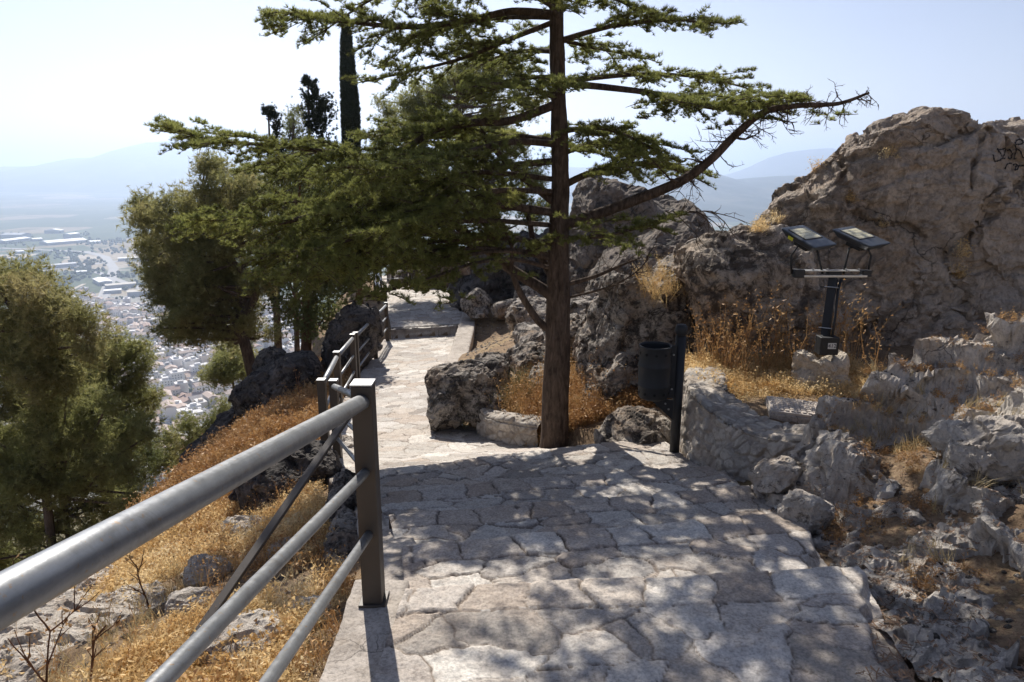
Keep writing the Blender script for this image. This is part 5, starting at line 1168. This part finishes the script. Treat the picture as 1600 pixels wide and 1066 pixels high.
lobed('pine_tree', 'round-topped olive pine showing against the sky between cypress and cedar', [(610, 175, 20), (635, 160, 22), (655, 180, 22), (600, 205, 18), (640, 210, 26), (680, 170, 26), (690, 130, 22), (720, 120, 28), (760, 150, 30), (700, 200, 30), (740, 210, 30), (780, 200, 28), (770, 110, 22), (740, 80, 20), (805, 120, 24), (830, 170, 26), (800, 230, 26), (720, 160, 26)], 26, PY(690, 440, 26), 'pine', 'bark_grey', None, 1.1, .2)
lobed('pine_tree', 'dense dark tree filling the space behind the cedar boughs', [(590, 300, 34), (640, 270, 34), (700, 280, 38), (760, 270, 34), (620, 340, 34), (680, 340, 36), (740, 330, 36), (790, 310, 34), (830, 280, 30), (830, 340, 30), (770, 370, 26), (650, 375, 24), (580, 250, 26)], 23, PY(720, 450, 23), 'pine_dark', 'bark_grey', None, .9, .2)
def cypress(label, prof, t, base_py, leaf='cypress', loose=0.0, n=5200, s0=1.0):
    """prof: list of (px centre, py, half width px) from the top down"""
    pr = np.array(prof, float); base = PY(pr[-1, 0], base_py, t); base.z = min(base.z, max(gz1(base.x, base.y), -20) - .2); root = empty('cypress_tree', base, label, 'tree')
    tp = PY(pr[0, 0], pr[0, 1], t); V, F = tube([base, base.lerp(tp, .5), tp], [.14, .09, .02], 10); mb = MB(); mb.add(V, F); mb.build('trunk', M['bark_grey'], root, True)
    py = rng.uniform(pr[0, 1], pr[-1, 1], n); c = np.interp(py, pr[:, 1], pr[:, 0]); w_ = np.interp(py, pr[:, 1], pr[:, 2]); a = rng.uniform(0, 2 * np.pi, n)
    edge = np.clip(1 - np.abs(rng.normal(size=n)) * .25, .2, 1.1) * (1 + loose * fbm(np.stack([py / 6., a * 1.5, 0 * a], 1), 3, int(t)) * 1.6)
    C = np.array([PY(x_, y_, t)[:] for x_, y_ in zip(c, py)]); wr = w_ * t / FPX * edge
    if loose:                                        # separate rising sprays that leave gaps between them
        ns = 130; sy = rng.uniform(pr[0, 1], pr[-1, 1], ns); sa = rng.uniform(0, 2 * np.pi, ns); sl = rng.uniform(.45, 1.25, ns); k = rng.integers(0, ns, n); f = rng.random(n) ** .7
        py = sy[k]; a = sa[k]; W = np.interp(py + 8, pr[:, 1], pr[:, 2]) * t / FPX * sl[k] * 1.15; C = np.array([PY(x_, y_, t)[:] for x_, y_ in zip(np.interp(py, pr[:, 1], pr[:, 0]), py)])
        C[:, 2] += f * W * 1.1 - .1; C += rng.normal(size=C.shape) * .05; wr = W * f + .02
    pos = C + np.stack([np.cos(a) * wr, np.sin(a) * wr, 0 * a], 1)
    up = np.stack([np.cos(a) * (.25 + loose), np.sin(a) * (.25 + loose), np.full(n, 1.2)], 1); V, F = scat_multi(SCALE, pos, frames(n, up, .35), rng.uniform(.7, 1.3, n) * s0); link(mesh_np('crown', V, F), 'crown', M[leaf], root, False)
cypress('tall narrow dark cypress column piercing the cedar branches', [(541, 25, 2), (541, 60, 7), (544, 120, 11), (548, 180, 13.5), (549, 230, 13), (548, 330, 12), (548, 400, 8)], 30, 470, n=22000)
cypress('feathery conical cypress left of the tall dark column', [(481, 118, 1), (486, 140, 6), (492, 170, 15), (495, 200, 22), (495, 230, 28), (492, 290, 30), (492, 340, 28), (490, 440, 20)], 24, 520, loose=1.3, n=5200, s0=.95)
cypress('small thin cypress tip leftmost of the three cypresses', [(419, 166, 1), (422, 180, 6), (427, 205, 9), (430, 240, 12), (430, 320, 14), (430, 470, 12)], 22, 520, loose=1.2, n=2400, s0=.95)
lobed('pine_tree', 'wispy pine top between the two smaller cypresses', [(450, 205, 14), (462, 190, 10), (458, 230, 18), (470, 250, 20), (445, 255, 18)], 23, PY(458, 480, 23), 'pine_dark', 'bark_grey', None, .45, .1)
# ---- dry grass and weeds
def stem_tuft(n, L, spread, wd, seed, seeds=2, curl=.3):
    r = np.random.default_rng(seed); V = []; F = []
    for i in range(n):
        a = r.uniform(0, 2 * np.pi); l = L * r.uniform(.45, 1.1); d = np.array([np.cos(a) * spread * r.uniform(.2, 1.2), np.sin(a) * spread * r.uniform(.2, 1.2), 1.0]); d /= np.linalg.norm(d); s = np.array([-np.sin(a), np.cos(a), 0]) * wd
        o = np.array([r.uniform(-1, 1), r.uniform(-1, 1), 0]) * .03; m = o + d * l * .55; e = m + (d + np.array([r.normal(), r.normal(), -.6]) * curl) * l * .45; b = len(V)
        V += [o - s, o + s, m + s * .7, m - s * .7, e]; F += [(b, b + 1, b + 2), (b, b + 2, b + 3), (b + 3, b + 2, b + 4)]
        for k in range(seeds):
            q = m + (e - m) * r.uniform(0, 1) + r.normal(size=3) * .012; b = len(V); z = wd * 3.2; V += [q + r.normal(size=3) * z, q + r.normal(size=3) * z, q + r.normal(size=3) * z]; F.append((b, b + 1, b + 2))
    return np.array(V), np.array(F)
FLUFF = [stem_tuft(13, .15, 1.0, .0022, s, 5, .5) for s in range(5)]
GRASSY = [stem_tuft(16, .17, .55, .0018, 20 + s, 0, .35) for s in range(4)]
TALL = [stem_tuft(7, .55, .35, .0024, 40 + s, 9, .2) for s in range(4)]
def place(n, region, dens=None, lift=.0, surf=None):
    x, y = region(n); z = ground_z(x, y) if surf is None else surf(x, y)
    P_ = np.stack([x, y, z + lift], 1)
    if dens is not None: P_ = P_[rng.random(len(P_)) < dens(P_)]
    return P_
def grass(name, label, P_, T, m, sc_, kind='stuff', tilt=.25, cat='grass'):
    fr = frames(len(P_), np.array([0, 0, 1.]), tilt); V, F = scat_multi(T, P_, fr, sc_ if hasattr(sc_, '__len__') else rng.uniform(.6, 1.25, len(P_)) * sc_)
    o = link(mesh_np(name, V, F), name, M[m], None, False); tag(o, label, cat, kind=kind); return o
def box_region(x0, x1, y0, y1): return lambda n: (rng.uniform(x0, x1, n), rng.uniform(y0, y1, n))
def nearfirst(x0, x1, y0, y1, p=1.0):
    def f(n): u = rng.random(n) ** p; y = y0 + (y1 - y0) * u; return rng.uniform(x0, x1, n), y
    return f
def off_path(P_, m=.1): return path_z(P_[:, 0], P_[:, 1])[1] > m
lx = lambda P_: (P_[:, 0] < -.72) & off_path(P_, .30)
dn = lambda P_: lx(P_) * np.clip(.42 + fbm(P_ * np.array([1.5, 1.5, 0]), 4, 401) * 2.4, 0.0, 1)
Pg = place(19000, nearfirst(-5.6, -.7, 1.2, 8.5, 1.15), dn); print('tufts', len(Pg)); grass('dry_grass', 'golden tangled dry weeds covering the slope left of the near railing', Pg, FLUFF, 'straw', 1.05, tilt=.6)
dn2 = lambda P_: lx(P_) * np.clip(.4 + fbm(P_ * np.array([1.1, 1.1, 0]), 3, 411) * 1.6, 0, 1)
grass('dry_weeds', 'orange-brown weeds in patches among the golden grass of the near slope', place(3200, nearfirst(-5.2, -.7, 1.2, 8, 1.1), lambda P_: lx(P_) * np.clip(fbm(P_ * np.array([1.2, 1.2, 0]), 4, 431) * 3.2 - .1, 0, 1)), FLUFF, 'straw_brown', 1.1, tilt=.6)
grass('dry_grass', 'dry grass blades between the rocks of the left slope', place(3500, nearfirst(-5.6, -.7, 1.2, 9, 1.1), dn2), GRASSY, 'straw_pale', 1.0, tilt=.4)
grass('dry_weeds', 'brown dried weeds on the farther part of the left slope', place(9000, nearfirst(-6.5, -1.4, 6, 17, 1.1), lambda P_: lx(P_) * np.clip(.65 + fbm(P_ * .9, 3, 421) * 1.3, 0, 1)), FLUFF, 'straw_brown', 1.9, tilt=.5)
grass('dry_weeds', 'taller brown stalks standing on the slope left of the railing', place(560, nearfirst(-5.2, -1.3, 2.5, 12), lx), TALL, 'straw_brown', .62, tilt=.3)
# under the cedar and by the rocks
cedr = lambda P_: off_path(P_, .06) & ~((P_[:, 0] > -.55) & (P_[:, 0] < .35) & (P_[:, 1] > 10))
grass('dry_weeds', 'reddish brown dead weeds round the cedar trunk', place(3000, box_region(-.25, 1.7, 7.0, 9.4), lambda P_: cedr(P_) * (P_[:, 1] > 7.35 - .1 * P_[:, 0])), FLUFF, 'straw_brown', 1.35, tilt=.5)
grass('dry_weeds', 'upright dry stalks between the cedar trunk and the boulder by the bin', place(330, box_region(-.3, 1.7, 7.5, 8.7), cedr), TALL, 'straw_brown', .85, tilt=.2)
grass('weeds', 'dull green weeds growing over the boulder left of the cedar', place(160, box_region(-.6, .25, 8.2, 9.0), None, .12), TALL, 'herb', .6, tilt=.5)
led = lambda x, y: np.full(len(x), -1.98)
grass('dry_weeds', 'tall dry thistle stalks at the foot of the rock face left of the floodlight', place(34, box_region(1.9, 2.75, 6.35, 7.1), None, 0, led), TALL, 'straw_brown', 1.35, tilt=.22)
grass('dry_weeds', 'dense dry stalks at the foot of the rock face right of the floodlight', place(13, box_region(2.95, 3.5, 6.3, 7.0), None, 0, led), TALL, 'straw_brown', 1.45, tilt=.15)
grass('dry_grass', 'matted straw lying on the ledge behind the masonry wall', place(1500, box_region(1.75, 3.5, 5.6, 7.1), lambda P_: (P_[:, 1] > 5.95) | (rng.random(len(P_)) < .12), 0, led), FLUFF, 'straw', 1.0, tilt=.9)
def ocz(x, y):
    i = np.clip(((x - 1.45) / .0115).astype(int), 0, len(np.arange(1.45, 4.6, .0115)) - 1); j = np.clip(((y - 1.35) / .0135).astype(int), 0, len(np.arange(1.35, 5.5, .0135)) - 1)
    return np.maximum(ocV[i * len(np.arange(1.35, 5.5, .0135)) + j, 2], ground_z(x, y))
grass('dry_grass', 'pale dry grass tufts in the pockets of the right-hand outcrop', place(900, box_region(1.8, 4.0, 1.7, 4.6), lambda P_: fbm(P_ * np.array([2.1, 2.1, 0]), 3, 441) > .14, 0, ocz), GRASSY, 'straw_pale', .75, tilt=.5)
grass('dry_weeds', 'brown leaf litter and weeds caught in the right-hand outcrop', place(1500, box_region(1.7, 4.3, 1.6, 4.6), lambda P_: fbm(P_ * np.array([1.7, 1.7, 0]), 3, 451) > .05, 0, ocz), FLUFF, 'straw_brown', .5, tilt=1.2)
grass('dry_weeds', 'orange dry shrublet growing from the rocks between the cedar and rock face', np.array([P(1030 + rng.normal() * 18, 455 + rng.normal() * 14, 8.0)[:] for _ in range(60)]), TALL, 'straw', .55, tilt=.7)
grass('dry_weeds', 'small dry tufts rooted in the crest and cracks of the big rock face', np.array([h_[:] for h_ in [bvh.ray_cast(Vector((0, 0, 0)), ray(a + rng.normal() * 5, b + rng.normal() * 5).normalized())[0] for a, b in [(1185, 358)] * 14 + [(1495, 430)] * 16 + [(1326, 310)] * 6 + [(1392, 243)] * 5 + [(1281, 262)] * 4 + [(1378, 352)] * 4 + [(1500, 400)] * 8 + [(1215, 345)] * 6] if h_]), FLUFF, 'straw', 1.0, tilt=.6)
# litter on the paving edges
def flakes(label, P_, m, s):
    T = [(np.array([(-.5, -.06, 0), (.5, -.05, .02), (.45, .06, 0), (-.5, .05, .03)]), np.array([(0, 1, 2), (0, 2, 3)]))]
    V, F = scat_multi(T, P_, frames(len(P_), np.array([0, 0, 1.]), .15), rng.uniform(.5, 1.4, len(P_)) * s); o = link(mesh_np('litter', V, F), 'litter', M[m], None); tag(o, label, 'litter', kind='stuff')
def pz(x, y): return np.maximum(path_z(x, y)[0] + .022, ground_z(x, y) + .006)
Q = place(9000, box_region(1.2, 2.6, 1.4, 4.0), None, 0, ocz); flakes('fallen needles and bits of straw along the right edge of the paving', Q, 'litter', .035)
# leafless weed at the lower left
def dry_stalk(base, h, label, seed, leaves=14):
    random.seed(seed); root = empty('dry_stalk', base, label, 'plant'); tb_ = Tubes(); lv = []
    def go(o, d, L, r, lvl):
        n = 6; pts = [o]; dd = d.normalized()
        for k in range(n): dd = (dd + Vector((random.gauss(0, .07), random.gauss(0, .07), .03))).normalized(); pts.append(pts[-1] + dd * L / n)
        tb_.add(pts, r, r * .5, 5); lv.append(pts[-1][:])
        if lvl < 2:
            for k in range(4 if lvl == 0 else 3): p = pts[random.randint(2, n)]; lv.append(p[:]); go(p, dd + Vector((random.gauss(0, .7), random.gauss(0, .5), random.uniform(0, .5))), L * random.uniform(.35, .6), r * .65, lvl + 1)
    go(Vector(base), Vector((.05, 0, 1)), h, .006, 0); tb_.build('stem', M['bark_red'], root)
    P_ = np.array(lv)[rng.integers(0, len(lv), leaves)] + rng.normal(size=(leaves, 3)) * .01; T = [(np.array([(0, 0, 0), (.5, .3, .1), (1, 0, -.1), (.5, -.3, .1)]) * .03, np.array([(0, 1, 2), (0, 2, 3)]))]
    V, F = scat_multi(T, P_, frames(leaves, np.array([0, 0, -1.]), .8), rng.uniform(.7, 1.3, leaves)); link(mesh_np('leaves', V, F), 'leaves', M['straw_brown'], root)
def on_g(px, py, t): p = P(px, py, t); p.z = gz1(p.x, p.y); return p
dry_stalk(on_g(70, 1100, 2.7), .42, 'brown branching dead stalk at the bottom left corner', 3, 26); dry_stalk(on_g(235, 960, 4.2), .42, 'thin upright dead stalk in the middle of the golden grass', 5, 10)
dry_stalk(on_g(150, 1120, 2.9), .3, 'short forked dead stalk right of the corner stalk', 9, 14); dry_stalk(on_g(470, 640, 11), .5, 'dry shrublet below the outcrop beside the corner post', 12, 20)
# pebbles and chips on the soil
PB = []
bm = bmesh.new(); bmesh.ops.create_icosphere(bm, subdivisions=1, radius=1); IV = np.array([v.co[:] for v in bm.verts]); bm.verts.index_update(); IF = np.array([[v.index for v in f.verts] for f in bm.faces]); bm.free()
def pebbles(label, P_, s):
    T = [(IV * (1 + rng.uniform(-.3, .3, (len(IV), 1))) * np.array([1, .8, .6]), IF) for _ in range(5)]; V, F = scat_multi(T, P_, frames(len(P_), np.array([0, 0, 1.]), .3), rng.uniform(.4, 1.5, len(P_)) ** 1.5 * s)
    o = link(mesh_np('gravel', V, F), 'gravel', M['rock_grey'], None); tag(o, label, 'gravel', kind='stuff')
pebbles('stone chips scattered on the left slope', place(2500, nearfirst(-4.6, -.75, 1.3, 9), lx), .016)
pebbles('stone chips in the soil pockets of the right-hand outcrop', place(1800, box_region(1.55, 4.0, 1.6, 4.6), None, 0, ocz), .012)
pebbles('gravel on the dirt strip beside the far path', place(900, box_region(-.95, .7, 11.5, 18.5), None), .02)
# ------------------------------------------------------------------ air
mb = MB(); mb.box((0, 20500, 155), (56000, 42000, 830)); hz = bpy.data.meshes.new('haze'); hz.from_pydata(mb.v, [], mb.f); m, t, p, o = mat('haze_air'); t.nodes.remove(p)
pv = N(t, 'VolumePrincipled'); pv.inputs['Color'].default_value = (.60, .73, .96, 1); pv.inputs['Density'].default_value = .00018; pv.inputs['Anisotropy'].default_value = .5; t.links.new(pv.outputs[0], o.inputs['Volume'])
tag(link(hz, 'haze', m), kind='stuff', label='pale blue heat haze over the valley', cat='haze')
